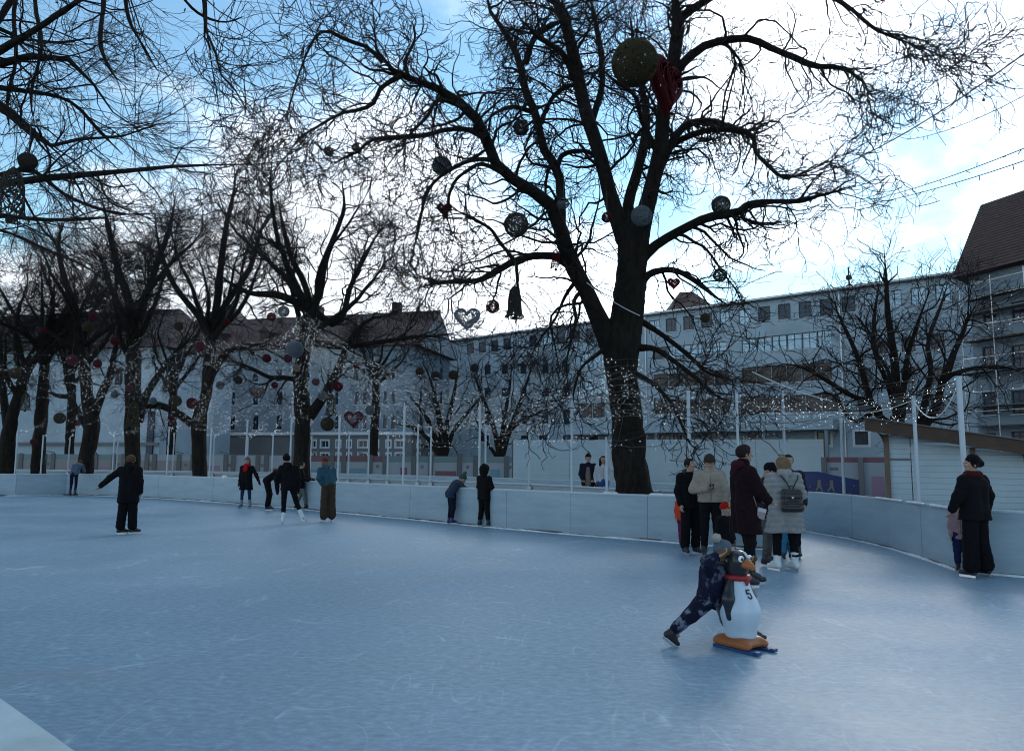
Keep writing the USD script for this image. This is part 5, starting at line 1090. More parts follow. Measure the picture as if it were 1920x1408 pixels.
DEF = dict(pelvis=(0, 0, 0.97), chest=(0, 0, 1.30), neck=(0, 0.0, 1.47), head=(0, 0.025, 1.615),
           shl=(-0.185, 0, 1.405), shr=(0.185, 0, 1.405), ell=(-0.235, -0.03, 1.13), elr=(0.235, -0.03, 1.13), wrl=(-0.235, 0.06, 0.89), wrr=(0.235, 0.06, 0.89),
           hpl=(-0.095, 0, 0.93), hpr=(0.095, 0, 0.93), knl=(-0.105, 0.02, 0.51), knr=(0.105, 0.02, 0.51), anl=(-0.11, -0.03, 0.09), anr=(0.11, -0.03, 0.09))
def person(label, px, py, H, heading, J=None, look=(0, 1, 0), top=('black', (0.006, 0.006, 0.008)), hem=0.80, fat=1.0, flare=0.0, quilt=None, legs=('black', (0.006, 0.006, 0.008)), leg=1.0, wide=0.0, legpat=None, toppat=None,
           skates='skate_black', head='hair_dark', hat=None, hair=None, hood=None, scarf=None, gloves=None, h=0.013, child=False, face=False, base=None, toe=(None, None), group=None, collar=None, split=True, curl=0.6, nolegs=False, cuffs=None):
    """heading: degrees; 0 looks away from the camera, 180 towards it, 90 to the picture's left, -90 to its right."""
    b = ground(px, py) if base is None else np.array(base, float)
    t = thing('person', label, 'person', (b[0], b[1], 0.0), math.radians(heading), group)
    lift = 0.05; S = (H) / 1.75
    j = {k: np.array(v, float) for k, v in DEF.items()}
    for k, v in (J or {}).items(): j[k] = np.array(v, float)
    hs = S if not child else S * 1.28           # children's heads are larger for their height
    for k in j: j[k] = j[k] * S + (0, 0, lift)
    if child:
        nv = j['head'] - j['neck']; j['head'] = j['neck'] + nv * 1.12
    L = np.array(look, float); L /= np.linalg.norm(L); up = np.array([0, 0, 1.0]); sd = np.cross(L, up); sd /= np.linalg.norm(sd); up2 = np.cross(sd, L)
    hd = lambda x, y, z: j['head'] + (sd * x + L * y + up2 * z) * hs
    sp = [ ]
    # ---- body: one continuous surface
    bp = [(j['pelvis'] + (-0.06 * S, 0, 0), j['chest'] + (-0.075 * S, 0, 0), 0.088 * S, 0.095 * S), (j['pelvis'] + (0.06 * S, 0, 0), j['chest'] + (0.075 * S, 0, 0), 0.088 * S, 0.095 * S),
          (j['chest'], j['neck'], 0.09 * S, 0.06 * S), (j['neck'] - (0, 0, 0.02 * S), hd(0, -0.015, -0.06), 0.055 * S, 0.052 * hs),
          (hd(0, -0.012, 0.022), hd(0, 0.008, 0.03), 0.087 * hs, 0.082 * hs), (hd(0, 0.025, -0.035), hd(0, 0.045, -0.075), 0.06 * hs, 0.036 * hs),
          (hd(0, 0.088, 0.012), hd(0, 0.101, -0.020), 0.010 * hs, 0.013 * hs, 0.012), (hd(-0.035, 0.072, 0.035), hd(0.035, 0.072, 0.035), 0.016 * hs, 0.016 * hs, 0.012),
          (hd(-0.02, 0.083, -0.062), hd(0.02, 0.083, -0.062), 0.009 * hs, 0.009 * hs, 0.012),
          (hd(-0.086, -0.008, 0.012), hd(-0.092, -0.014, -0.018), 0.017 * hs, 0.012 * hs, 0.010), (hd(0.086, -0.008, 0.012), hd(0.092, -0.014, -0.018), 0.017 * hs, 0.012 * hs, 0.010)]
    for s in 'lr':
        bp += [(j['chest'] + (0, 0, 0.07 * S), j['sh' + s], 0.075 * S, 0.062 * S), (j['sh' + s], j['el' + s], 0.055 * S, 0.042 * S), (j['el' + s], j['wr' + s], 0.042 * S, 0.028 * S),
               (j['hp' + s], j['kn' + s], 0.082 * S, 0.054 * S), (j['kn' + s], j['an' + s], 0.054 * S, 0.038 * S), (j['an' + s], j['an' + s] + (0, 0.10 * S, -0.04 * S), 0.038 * S, 0.03 * S)]
        # hand: palm, four fingers of unequal length, thumb from the side near the wrist
        d = unit(j['wr' + s] - j['el' + s]); sg = -1 if s == 'l' else 1
        aside = unit(np.cross(d, (0, 0, 1.0)) if abs(d[2]) < 0.9 else np.array([0, 1.0, 0]) - d * d[1]); nrm = unit(np.cross(d, aside)) * (-sg if abs(d[2]) >= 0.9 else -1)
        w = j['wr' + s]; pk = w + d * 0.085 * hs
        bp.append((w + d * 0.02 * hs - aside * 0.016 * hs, pk - aside * 0.026 * hs, 0.024 * hs, 0.017 * hs, 0.012)); bp.append((w + d * 0.02 * hs + aside * 0.016 * hs, pk + aside * 0.026 * hs, 0.024 * hs, 0.017 * hs, 0.012))
        for fi, ln in enumerate((0.066, 0.078, 0.073, 0.056)):
            r0 = pk + aside * (0.034 - 0.0225 * fi) * hs; d1 = unit(d + nrm * 0.35 * curl); m1 = r0 + d1 * ln * 0.55 * hs; d2 = unit(d + nrm * 1.6 * curl); bp.append((r0 - d * 0.01, m1, 0.0105 * hs, 0.010 * hs, 0.004)); bp.append((m1, m1 + d2 * ln * 0.5 * hs, 0.010 * hs, 0.0085 * hs, 0.004))
        r0 = w + d * 0.03 * hs + aside * 0.03 * hs; m1 = r0 + unit(d + aside * 0.9 + nrm * 0.3) * 0.04 * hs; bp.append((r0, m1, 0.014 * hs, 0.011 * hs, 0.006)); bp.append((m1, m1 + unit(d + aside * 0.2 + nrm * 0.5) * 0.032 * hs, 0.011 * hs, 0.009 * hs, 0.004))
    body = skin_of(bp, min(h, 0.011), 0.022)
    obj('body', body, M['skin'], t, smooth=True)
    # ---- jacket or coat
    tm = cloth(top[0], top[1], toppat); f = fat; z0 = hem * S + lift
    jp = [(j['pelvis'] + (-0.07 * S, 0, 0.0), j['chest'] + (-0.09 * S, 0, 0), 0.118 * S * f, 0.118 * S * f), (j['pelvis'] + (0.07 * S, 0, 0), j['chest'] + (0.09 * S, 0, 0), 0.118 * S * f, 0.118 * S * f), (j['chest'], j['neck'] + (0, 0, -0.03 * S), 0.115 * S * f, 0.075 * S * f)]
    if hem < 0.86:
        dn = j['pelvis'] - j['chest'];
        for sg in (-1, 1):
            e_ = np.array([sg * (0.085 + flare) * S, (j['knl'][1] + j['knr'][1]) * 0.25, z0 - 0.05 * S]); jp.append((j['pelvis'] + (sg * 0.07 * S, 0, 0), e_ + (j['pelvis'][0] * 0.7, j['pelvis'][1] * 0.6, 0), 0.125 * S * f, (0.125 + flare * 0.6) * S * f))
    for s in 'lr':
        w = j['el' + s] + (j['wr' + s] - j['el' + s]) * 0.97
        jp += [(j['chest'] + (0, 0, 0.06 * S), j['sh' + s] + (0, 0, -0.015 * S), 0.09 * S * f, 0.070 * S * f), (j['sh' + s] + (0, 0, -0.015 * S), j['el' + s], 0.074 * S * f, 0.064 * S * f), (j['el' + s], w, 0.066 * S * f, 0.052 * S * f)]
    if collar: jp.append((j['neck'] + (0, -0.02 * S, -0.03 * S), j['neck'] + (0, 0.0, 0.045 * S), 0.082 * S, 0.078 * S))
    jac = skin_of(jp, h, 0.035, cut=[(2, 1, z0)], wrinkle=0.022 * S, seed=len(label), quilt=quilt)
    jo = obj('jacket', jac, tm, t, smooth=True)
    if face or h < 0.0125:        # zip and pockets
        jo2 = [cyl(j['chest'] + (0, 0.118 * S * f + 0.012, 0.08 * S), j['pelvis'] + (0, 0.118 * S * f + 0.014, -0.02), 0.0035, 5)]
        obj('zip', join(jo2), M['iris'], jo)
    # ---- trousers
    if not nolegs:
        lm = cloth(legs[0], legs[1], legpat); g = leg
        tp = [(j['pelvis'] + (-0.05 * S, 0, -0.01), j['pelvis'] + (0.05 * S, 0, -0.01), 0.118 * S, 0.118 * S)]
        for s in 'lr':
            a = j['an' + s] + (j['kn' + s] - j['an' + s]) * (0.10 if wide else 0.24)
            tp += [(j['hp' + s], j['kn' + s], 0.102 * S * g, (0.072 + wide * 0.5) * S * g), (j['kn' + s], a, (0.072 + wide * 0.5) * S * g, (0.058 + wide) * S * g)]
        obj('trousers', skin_of(tp, h, 0.022, cut=[(2, 1, 0.05 if not wide else 0.07)], wrinkle=0.02 * S, seed=len(label) + 5), lm, t, smooth=True)
    # ---- skates: boot, sole, blade
        for n_, s in enumerate('lr'):
            an = j['an' + s]; shin = unit(j['kn' + s] - an); q = toe[n_]
            fw = np.array([math.sin(q[0]), math.cos(q[0]), q[1]]) if q is not None else np.array([0.12 * (-1 if s == 'l' else 1), 1.0, 0.0]); fw = unit(fw)
            dwn = unit(np.cross(np.cross(shin, fw), fw)); dwn = -dwn if dwn @ shin > 0 else dwn
            heel, tip = an + dwn * 0.05 * S - fw * 0.035 * S, an + dwn * 0.062 * S + fw * 0.165 * S
            boot = skin_of([(an + shin * 0.15 * S, an, 0.058 * S, 0.052 * S), (an, heel, 0.05 * S, 0.04 * S), (heel, tip, 0.040 * S, 0.034 * S), (an, an + fw * 0.09 * S + dwn * 0.03 * S, 0.05 * S, 0.042 * S)], min(h, 0.012), 0.02)
            bo = obj('skate', boot, M[skates], t, smooth=True)
            c0 = (heel + tip) / 2 + dwn * 0.062 * S; half = 0.125 * S
            sdv = unit(np.cross(fw, dwn)); bl = trimesh.creation.box((2 * half, 0.012, 0.034 * S)); Mx = np.eye(4); Mx[:3, 0], Mx[:3, 1], Mx[:3, 2], Mx[:3, 3] = fw, sdv, -dwn, c0
            obj('blade', bl.apply_transform(Mx), M['blade'], bo)
            if cuffs: obj('cuff', skin_of([(an + shin * 0.12 * S, an + shin * 0.17 * S, 0.062 * S, 0.064 * S)], 0.012, 0.01), M[cuffs], bo, smooth=True)
    if gloves:
        gm = cloth('glove_' + gloves[0], gloves[1])
        for s in 'lr':
            d = unit(j['wr' + s] - j['el' + s]); w = j['wr' + s]; gp = [(w - d * 0.02, w + d * 0.08 * hs, 0.038 * hs, 0.042 * hs), (w + d * 0.08 * hs, w + d * 0.155 * hs, 0.042 * hs, 0.030 * hs), (w + d * 0.03 * hs, w + d * 0.085 * hs + np.array([0, 0.05, 0]) * hs, 0.022 * hs, 0.018 * hs)]
            obj('glove', skin_of(gp, min(h, 0.011), 0.015), gm, t, smooth=True)
    # ---- head: hair, hat, hood, scarf
    if hair:
        kind, hm = hair; cap = [(hd(0, -0.03, 0.035), hd(0, -0.002, 0.052), 0.090 * hs, 0.083 * hs), (hd(-0.04, -0.02, 0.03), hd(0.04, -0.02, 0.03), 0.066 * hs, 0.066 * hs)]
        if kind == 'long': cap += [(hd(-0.05, -0.06, 0.0), hd(-0.05, -0.085, -0.24), 0.06 * hs, 0.05 * hs), (hd(0.05, -0.06, 0.0), hd(0.05, -0.085, -0.24), 0.06 * hs, 0.05 * hs), (hd(0, -0.09, 0.0), hd(0, -0.11, -0.27), 0.05 * hs, 0.045 * hs)]
        if kind == 'tail': cap += [(hd(0, -0.10, 0.06), hd(0.02, -0.16, -0.02), 0.035 * hs, 0.045 * hs), (hd(0.02, -0.16, -0.02), hd(0.03, -0.15, -0.26), 0.045 * hs, 0.022 * hs)]
        if kind == 'bun': cap += [(hd(0, -0.11, 0.03), hd(0, -0.14, 0.02), 0.05 * hs, 0.052 * hs)]
        if kind == 'sides': cap += [(hd(-0.085, -0.01, 0.02), hd(-0.10, 0.02, -0.36), 0.04 * hs, 0.045 * hs), (hd(0.085, -0.01, 0.02), hd(0.10, 0.02, -0.36), 0.04 * hs, 0.045 * hs), (hd(0, -0.08, 0.0), hd(0, -0.10, -0.3), 0.06 * hs, 0.05 * hs)]
        mm = skin_of(cap, min(h, 0.012), 0.025, wrinkle=0.014 * hs, seed=4, wscale=(40, 40, 12)); v = mm.vertices - j['head']
        y_, z_, x_ = v @ L, v @ up2, v @ sd        # opened over the face
        fc = (y_ > 0.052 * hs) & (z_ < 0.075 * hs) & (np.abs(x_) < 0.085 * hs); keep = ~fc[mm.faces].any(1)
        obj('hair', trimesh.Trimesh(mm.vertices, mm.faces[keep], process=False), M[hm], t, smooth=True)
    if hat:
        kind, hc = hat[0], hat[1]; hm = cloth('hat_' + hc[0], hc[1])
        cap = [(hd(0, -0.028, 0.06), hd(0, 0.0, 0.068), 0.100 * hs, 0.094 * hs), (hd(0, -0.022, 0.11), hd(0, -0.015, 0.135), 0.075 * hs, 0.05 * hs)]
        if kind == 'beret': cap = [(hd(-0.03, -0.02, 0.085), hd(0.03, -0.07, 0.075), 0.095 * hs, 0.095 * hs), (hd(0, -0.11, 0.05), hd(0, -0.15, 0.03), 0.07 * hs, 0.055 * hs)]
        if kind == 'ear': cap += [(hd(-0.09, 0, 0.03), hd(-0.085, 0.01, -0.05), 0.035 * hs, 0.03 * hs), (hd(0.09, 0, 0.03), hd(0.085, 0.01, -0.05), 0.035 * hs, 0.03 * hs)]
        mm = skin_of(cap, min(h, 0.012), 0.02, wrinkle=0.008, seed=8)
        v = mm.vertices - j['head']; keep = ~((v @ L > 0.045 * hs) & (v @ up2 < 0.052 * hs))[mm.faces].any(1)
        ho = obj('hat', trimesh.Trimesh(mm.vertices, mm.faces[keep], process=False), hm, t, smooth=True)
        if kind == 'pompom': obj('pompom', skin_of([(hd(0, -0.03, 0.195), hd(0, -0.03, 0.20), 0.05 * hs, 0.05 * hs)], 0.011, 0.01, wrinkle=0.03, wscale=(60, 60, 60)), cloth('pom_' + hat[2][0], hat[2][1]), ho, smooth=True)
        if kind == 'badge': obj('badge', trimesh.creation.icosphere(1, 0.035 * hs).apply_scale((1, 1, 1)).apply_translation(hd(0, 0.09, 0.10)), cloth('badge', (0.45, 0.28, 0.02)), ho)
    if hood:
        kind, hc = hood; hm = cloth(hc[0], hc[1])
        if kind == 'up': cap = [(hd(0, -0.03, 0.03), hd(0, 0.0, 0.05), 0.118 * hs, 0.108 * hs), (hd(0, -0.04, -0.05), j['neck'] + (0, -0.03 * S, 0), 0.105 * hs, 0.10 * S), (hd(0, -0.06, 0.10), hd(0, -0.04, 0.125), 0.06 * hs, 0.05 * hs)]
        else: cap = [(j['neck'] + unit(np.array([-L[0] * 0.0, -1, 0])) * 0.075 * S + (-0.05 * S, 0, 0.01 * S), j['neck'] + (0.05 * S, -0.075 * S, 0.01 * S), 0.068 * S, 0.068 * S), (j['neck'] + (0, -0.10 * S, -0.02 * S), j['neck'] + (0, -0.12 * S, -0.10 * S), 0.06 * S, 0.045 * S)]
        mm = skin_of(cap, min(h, 0.013), 0.03, wrinkle=0.012, seed=6)
        if kind == 'up':
            v = mm.vertices - j['head']; keep = ~((v @ L > 0.07 * hs) & (v @ up2 < 0.085 * hs) & (v @ up2 > -0.13 * hs))[mm.faces].any(1); mm = trimesh.Trimesh(mm.vertices, mm.faces[keep], process=False)
        obj('hood', mm, hm, t, smooth=True)
    if scarf:
        sm = cloth('scarf_' + scarf[0], scarf[1]); n_ = j['neck']; fr = np.array([L[0], L[1], 0]); fr = unit(fr)
        ring = [n_ + np.array([math.cos(a) * 0.085, math.sin(a) * 0.08, 0.01]) * S for a in np.linspace(0, 2 * math.pi, 11)]
        obj('scarf', skin_of([(ring[i], ring[i + 1], 0.05 * S, 0.05 * S) for i in range(10)] + ([(n_ + fr * 0.11 * S, n_ + fr * 0.15 * S - (0, 0, 0.16 * S), 0.06 * S, 0.075 * S)] if len(scarf) > 2 else []), min(h, 0.013), 0.02, wrinkle=0.02, seed=9), sm, t, smooth=True)
    if face:
        for sg in (-1, 1):
            e = obj('eye', trimesh.creation.icosphere(1, 0.0125 * hs).apply_translation(hd(sg * 0.032, 0.078, 0.012)), M['eye'], t); obj('iris', trimesh.creation.icosphere(1, 0.007 * hs).apply_translation(hd(sg * 0.032, 0.0855, 0.011)), M['iris'], e)
            obj('eyebrow', cyl(hd(sg * 0.016, 0.090, 0.038), hd(sg * 0.05, 0.080, 0.040), 0.0038 * hs, 6), M['brow'], t)
        obj('mouth', cyl(hd(-0.020, 0.083, -0.062), hd(0.020, 0.083, -0.062), 0.0060 * hs, 6), M['lip'], t)
    return t, j, b, math.radians(heading)
def to_world(pt, b, a):
    c, s = math.cos(a), math.sin(a); return np.array([b[0] + c * pt[0] - s * pt[1], b[1] + s * pt[0] + c * pt[1], pt[2]])

BLK = ('black', (0.006, 0.006, 0.008)); NAVY = ('navy', (0.008, 0.011, 0.024)); MAROON = ('maroon', (0.011, 0.005, 0.007)); FLEECE = ('fleece', (0.27, 0.24, 0.20)); COAT = ('pale_coat', (0.24, 0.25, 0.25))
# left to right, far to near
person('person in a grey blue jacket bent over the far left barrier, seen from behind', 136, 930.6, 1.70, 0, dict(chest=(0, 0.17, 1.26), neck=(0, 0.30, 1.38), head=(0, 0.40, 1.44), shl=(-0.19, 0.26, 1.32), shr=(0.19, 0.26, 1.32), ell=(-0.24, 0.36, 1.08), elr=(0.24, 0.36, 1.08), wrl=(-0.12, 0.55, 1.0), wrr=(0.12, 0.55, 1.0)), look=(0, 0.8, -0.6), top=('grey_blue', (0.06, 0.10, 0.15)), hem=0.9, h=0.02, legs=NAVY, leg=0.85, hair=('cap', 'hair_brown'))
person('skater in black with left arm stretched out sideways, seen from behind on the left ice', 236, 1002, 1.70, 12, dict(ell=(-0.40, 0.0, 1.22), wrl=(-0.60, 0.02, 1.03), anl=(-0.12, -0.03, 0.09), anr=(0.12, 0.02, 0.09)), top=BLK, hem=0.66, fat=1.12, flare=0.01, legs=BLK, leg=1.12, wide=0.03, hair=('cap', 'hair_brown'), hood=('down', BLK), collar=True, toe=((0.9, 0), (0.9, 0)))
person('person with bright red scarf in a dark knee length coat, facing the camera', 460, 953, 1.66, 176, dict(ell=(-0.34, 0.0, 1.15), wrl=(-0.46, 0.05, 0.93), anl=(-0.16, 0, 0.09), anr=(0.16, 0, 0.09), knl=(-0.13, 0.02, 0.5), knr=(0.13, 0.02, 0.5)), top=BLK, hem=0.60, flare=0.03, legs=('jeans', (0.02, 0.035, 0.09)), leg=0.85, skates='skate_grey', hair=('long', 'hair_blond'), hat=('beanie', ('grey', (0.12, 0.11, 0.11))), scarf=('red', (0.36, 0.008, 0.010), 1), gloves=BLK, face=True, h=0.014)
person('dark person bowing deeply forward left of the skater in white skates', 503, 957, 1.65, -80, dict(pelvis=(0, -0.10, 0.98), chest=(0, 0.20, 1.20), neck=(0, 0.36, 1.24), head=(0, 0.48, 1.20), shl=(-0.18, 0.30, 1.20), shr=(0.18, 0.30, 1.20), ell=(-0.2, 0.40, 0.96), elr=(0.2, 0.40, 0.96), wrl=(-0.15, 0.46, 0.76), wrr=(0.15, 0.46, 0.76), hpl=(-0.09, -0.08, 0.93), hpr=(0.09, -0.08, 0.93)), look=(0, 0.8, -0.6), top=BLK, hem=0.88, legs=BLK, leg=1.05, wide=0.02, hat=('beanie', BLK), h=0.014)
person('person in black with a beanie and white skates pushing off, seen from behind', 538, 983, 1.74, 8, dict(pelvis=(0.02, 0, 0.96), ell=(-0.30, -0.02, 1.13), wrl=(-0.30, 0.12, 0.86), anl=(-0.10, -0.0, 0.09), anr=(0.36, 0.06, 0.16), knr=(0.20, 0.10, 0.52), neck=(-0.04, 0.02, 1.47), head=(-0.08, 0.05, 1.60), chest=(0.0, 0.02, 1.30)), top=BLK, hem=0.82, fat=1.12, legs=BLK, leg=0.9, skates='skate_white', hat=('beanie', BLK), hood=('down', BLK), gloves=BLK, h=0.013, toe=((-0.3, 0), (0.5, -0.3)))
person('person in dark jacket and pale olive trousers holding the barrier at the forked tree', 562, 955.5, 1.55, -75, dict(ell=(-0.22, 0.14, 1.12), elr=(0.22, 0.10, 1.10), wrl=(-0.12, 0.36, 1.08), wrr=(0.15, 0.34, 1.02), anl=(-0.1, -0.14, 0.09), anr=(0.1, 0.22, 0.09), knr=(0.1, 0.14, 0.5)), top=BLK, hem=0.74, legs=('olive', (0.12, 0.14, 0.12)), leg=1.0, hair=('cap', 'hair_dark'), gloves=BLK, h=0.014)
person('girl in a teal hoodie with long blond hair and wide brown trousers at the barrier', 614, 978, 1.68, 28, dict(pelvis=(0.02, 0, 0.98), chest=(-0.05, 0.06, 1.30), neck=(-0.09, 0.10, 1.46), head=(-0.10, 0.13, 1.58), shl=(-0.24, 0.08, 1.40), shr=(0.13, 0.06, 1.40), ell=(-0.30, -0.04, 1.15), wrl=(-0.16, 0.06, 0.96), elr=(0.19, 0.10, 1.13), wrr=(0.12, 0.26, 1.0)), top=('teal', (0.030, 0.085, 0.12)), hem=0.88, fat=0.98, legs=('brown', (0.050, 0.036, 0.026)), wide=0.055, leg=1.05, hair=('long', 'hair_blond'), hat=('beanie', ('plum', (0.10, 0.03, 0.035))), hood=('down', ('teal', 0)), h=0.013)
person('child in dark blue with green pompom hat leaning forward, arms on the barrier', 846, 983, 1.34, -62, dict(pelvis=(0, -0.06, 0.98), chest=(0, 0.14, 1.27), neck=(0, 0.27, 1.38), head=(0, 0.38, 1.43), shl=(-0.19, 0.22, 1.33), shr=(0.19, 0.22, 1.33), ell=(-0.2, 0.48, 1.20), elr=(0.2, 0.44, 1.14), wrl=(-0.14, 0.72, 1.11), wrr=(0.12, 0.66, 1.10)), look=(0, 0.85, -0.5), top=('blue', (0.022, 0.040, 0.065)), hem=0.84, fat=1.12, legs=NAVY, leg=1.15, child=True, skates='skate_blue', cuffs='skate_white', hat=('pompom', ('green', (0.03, 0.07, 0.06)), ('green', (0.06, 0.10, 0.10))), gloves=BLK, hood=('down', ('blue', 0)), h=0.012)
person('child in a black snowsuit and pointed hood standing at the barrier beside the leaning child', 907, 988, 1.46, -38, dict(ell=(-0.26, 0.06, 1.13), elr=(0.27, 0.04, 1.13), wrl=(-0.12, 0.28, 1.05), wrr=(0.12, 0.28, 1.05), anl=(-0.17, 0, 0.09), anr=(0.17, 0, 0.09)), top=BLK, hem=0.76, fat=1.18, legs=BLK, leg=1.2, child=True, hood=('up', BLK), gloves=BLK, h=0.012)
p = at(1103, 880, 25.0)
person('man in an open dark jacket over a beige shirt, standing beyond the second barrier', 0, 0, 1.84, 172, dict(wrl=(-0.16, 0.18, 0.96), wrr=(0.16, 0.18, 0.96)), top=NAVY, hem=0.78, fat=1.15, legs=BLK, hat=('beanie', BLK), face=True, base=(p[0], p[1], 0), h=0.015)
sh = at(1106, 885, 24.6)
obj('shirt_front', skin_of([((-0.03, 0.105, 0.90), (-0.02, 0.10, 1.42), 0.085, 0.06), ((0.03, 0.105, 0.90), (0.02, 0.10, 1.42), 0.085, 0.06)], 0.012, 0.03, cut=[(2, 1, 0.88)]), cloth('shirt', (0.16, 0.13, 0.11)), stage.GetPrimAtPath('/World/person_009'))
p = at(1131, 880, 24.7)
person('person with long dark hair and white vest raising an arm, beyond the second barrier', 0, 0, 1.80, 172, dict(ell=(-0.42, 0.05, 1.24), wrl=(-0.56, 0.12, 1.50), elr=(0.25, 0.0, 1.13)), top=('white_vest', (0.38, 0.42, 0.46)), hem=0.90, legs=('blue_jeans', (0.025, 0.07, 0.20)), hair=('sides', 'hair_dark'), gloves=NAVY, face=True, base=(p[0], p[1], 0), h=0.015)

# the group standing at the end of the barrier
person('person in black with dark hair, behind the person in the beige fleece', 1296, 1040, 1.68, 195, dict(ell=(-0.22, 0.02, 1.13)), look=(-0.5, 1, 0), top=BLK, hem=0.80, fat=1.1, legs=BLK, leg=1.1, wide=0.02, hair=('cap', 'hair_dark'), hood=('down', ('greyhood', (0.05, 0.045, 0.042))), face=True, h=0.0115)
person('child in orange jacket and purple trousers half hidden at the left of the group', 1283, 1026, 1.02, 170, None, top=('orange', (0.55, 0.06, 0.035)), hem=0.80, fat=1.2, legs=('purple', (0.13, 0.02, 0.09)), leg=1.25, child=True, hat=('beanie', ('pink', (0.3, 0.04, 0.08))), h=0.013)
T_, j_, b_, a_ = person('person in a beige fleece jacket looking down at a phone', 1334, 1046, 1.74, 172, dict(head=(0, 0.05, 1.60), ell=(-0.27, 0.06, 1.14), elr=(0.29, 0.03, 1.14), wrl=(-0.24, 0.10, 0.90), wrr=(0.08, 0.25, 1.17), anl=(-0.12, 0, 0.09), anr=(0.12, 0, 0.09)), look=(0.05, 0.85, -0.5), top=FLEECE, toppat=(0.20, 0.175, 0.145), hem=0.92, fat=1.24, legs=BLK, leg=1.05, hair=('cap', 'hair_brown'), hat=('beanie', ('brownhat', (0.035, 0.026, 0.022))), collar=True, face=True, h=0.0115, curl=1.0)
hw = to_world(j_['wrr'] + (-0.07, 0.07, 0.03), b_, a_)
t = thing('phone', 'small dark phone held by the person in the beige fleece', 'phone', hw, a_)
obj('phone_body', trimesh.creation.box((0.075, 0.010, 0.15)).apply_transform(trimesh.transformations.rotation_matrix(-1.0, (1, 0, 0))), M['skate_black'], t); obj('screen', trimesh.creation.box((0.066, 0.002, 0.135)).apply_translation((0, -0.0065, 0)).apply_transform(trimesh.transformations.rotation_matrix(-1.0, (1, 0, 0))), M['glass'], t)
person('dark clothed person with a black cap in the middle of the group, face hidden', 1441, 1062, 1.62, -120, dict(head=(0, 0.06, 1.58)), look=(0, 0.8, -0.5), top=('dark_grey', (0.02, 0.022, 0.028)), hem=0.78, legs=('grey_trousers', (0.09, 0.09, 0.09)), hat=('beanie', BLK), face=True, h=0.013)
person('person with dark hair standing behind the one with the backpack', 1484, 1046, 1.76, 165, None, look=(-0.4, 1, 0), top=('dark_grey', 0), hem=0.80, legs=NAVY, hair=('cap', 'hair_dark'), face=True, h=0.013, fat=1.1)
person('small child in bright blue trousers in front of the one with the backpack', 1477, 1052, 1.02, 180, None, top=NAVY, hem=0.85, legs=('bright_blue', (0.03, 0.16, 0.28)), leg=1.3, child=True, hat=('beanie', NAVY), h=0.014)
T_, j_, b_, a_ = person('tall person in dark maroon hooded coat and black skates, seen from the side', 1400, 1100, 1.86, -82, dict(elr=(0.24, 0.10, 1.15), ell=(-0.22, 0.10, 1.15), wrr=(0.15, 0.25, 1.04), wrl=(-0.15, 0.27, 1.04), anl=(-0.11, 0.12, 0.09), anr=(0.11, -0.08, 0.09), knl=(-0.1, 0.10, 0.5)), look=(0.1, 1, -0.03), top=MAROON, hem=0.62, fat=1.14, flare=0.015, legs=BLK, leg=1.0, skates='skate_black', hair=('cap', 'hair_dark'), hood=('down', ('maroon_hood', (0.034, 0.007, 0.013))), collar=True, face=True, h=0.0115, toe=((0.05, 0), (0.05, 0)), curl=0.8)
# cross-body bag on a thin strap
c = to_world(np.array([0.205, 0.13, 0.985]), b_, a_)
t = thing('shoulder_bag', 'small pale pink shoulder bag on a thin strap at the hip of the maroon coat', 'bag', c, a_)
M['pinkbag'] = mat('pinkbag', (0.2, 0.165, 0.175), 0.4, 0.1, 20.0); M['whitebag'] = mat('whitebag', (0.32, 0.33, 0.36), 0.35)
rb = lambda x, y, z, r: skin_of([((sx * (x - r), sy * (y - r), sz * (z - r)), (sx * (x - r), sy * (y - r), -sz * (z - r)), r, r) for sx in (-1, 1) for sy in (-1, 1) for sz in (1,)] + [((0, 0, -z + y), (0, 0, z - y), y, y)], 0.008, 0.03)
obj('bag_body', trimesh.creation.box((0.045, 0.115, 0.14)).apply_transform(trimesh.transformations.rotation_matrix(-0.25, (1, 0, 0))), M['pinkbag'], t)
obj('flap', trimesh.creation.box((0.049, 0.117, 0.05)).apply_translation((0.002, 0, 0.046)).apply_transform(trimesh.transformations.rotation_matrix(-0.25, (1, 0, 0))), M['whitebag'], t)
sp_ = smoothline([(0.0, -0.05, 0.085), (0.02, -0.10, 0.22), (-0.01, -0.13, 0.36), (-0.06, -0.13, 0.50), (-0.16, -0.10, 0.58)], 18); obj('strap', tubes(sp_[None] + np.array([0.0, 0, 0]), np.full((1, 18), 0.009), 5), M['woodl'], t)
# the one with the backpack
T_, j_, b_, a_ = person('person in a long pale quilted coat and white skates with a backpack, seen from behind', 1475, 1071, 1.72, -6, dict(ell=(-0.27, 0.04, 1.13), elr=(0.27, 0.04, 1.13), wrl=(-0.20, 0.25, 1.05), wrr=(0.18, 0.27, 1.05), anl=(-0.14, 0, 0.09), anr=(0.14, 0.02, 0.09), knl=(-0.12, 0.02, 0.5), knr=(0.12, 0.02, 0.5)), top=COAT, hem=0.55, fat=1.2, flare=0.045, quilt=(0.085, 0.014), legs=BLK, leg=1.0, skates='skate_white', hair=('long', 'hair_blond'), hood=('down', COAT), face=False, h=0.0115, toe=((-0.6, 0), (-0.5, 0)))
t = thing('backpack', 'small black leather backpack worn over the pale quilted coat', 'backpack', to_world(np.array([0.055, -0.235, 1.10]), b_, a_), a_)
M['leather'] = mat('leather', (0.010, 0.011, 0.013), 0.35, 0.3, 20.0)
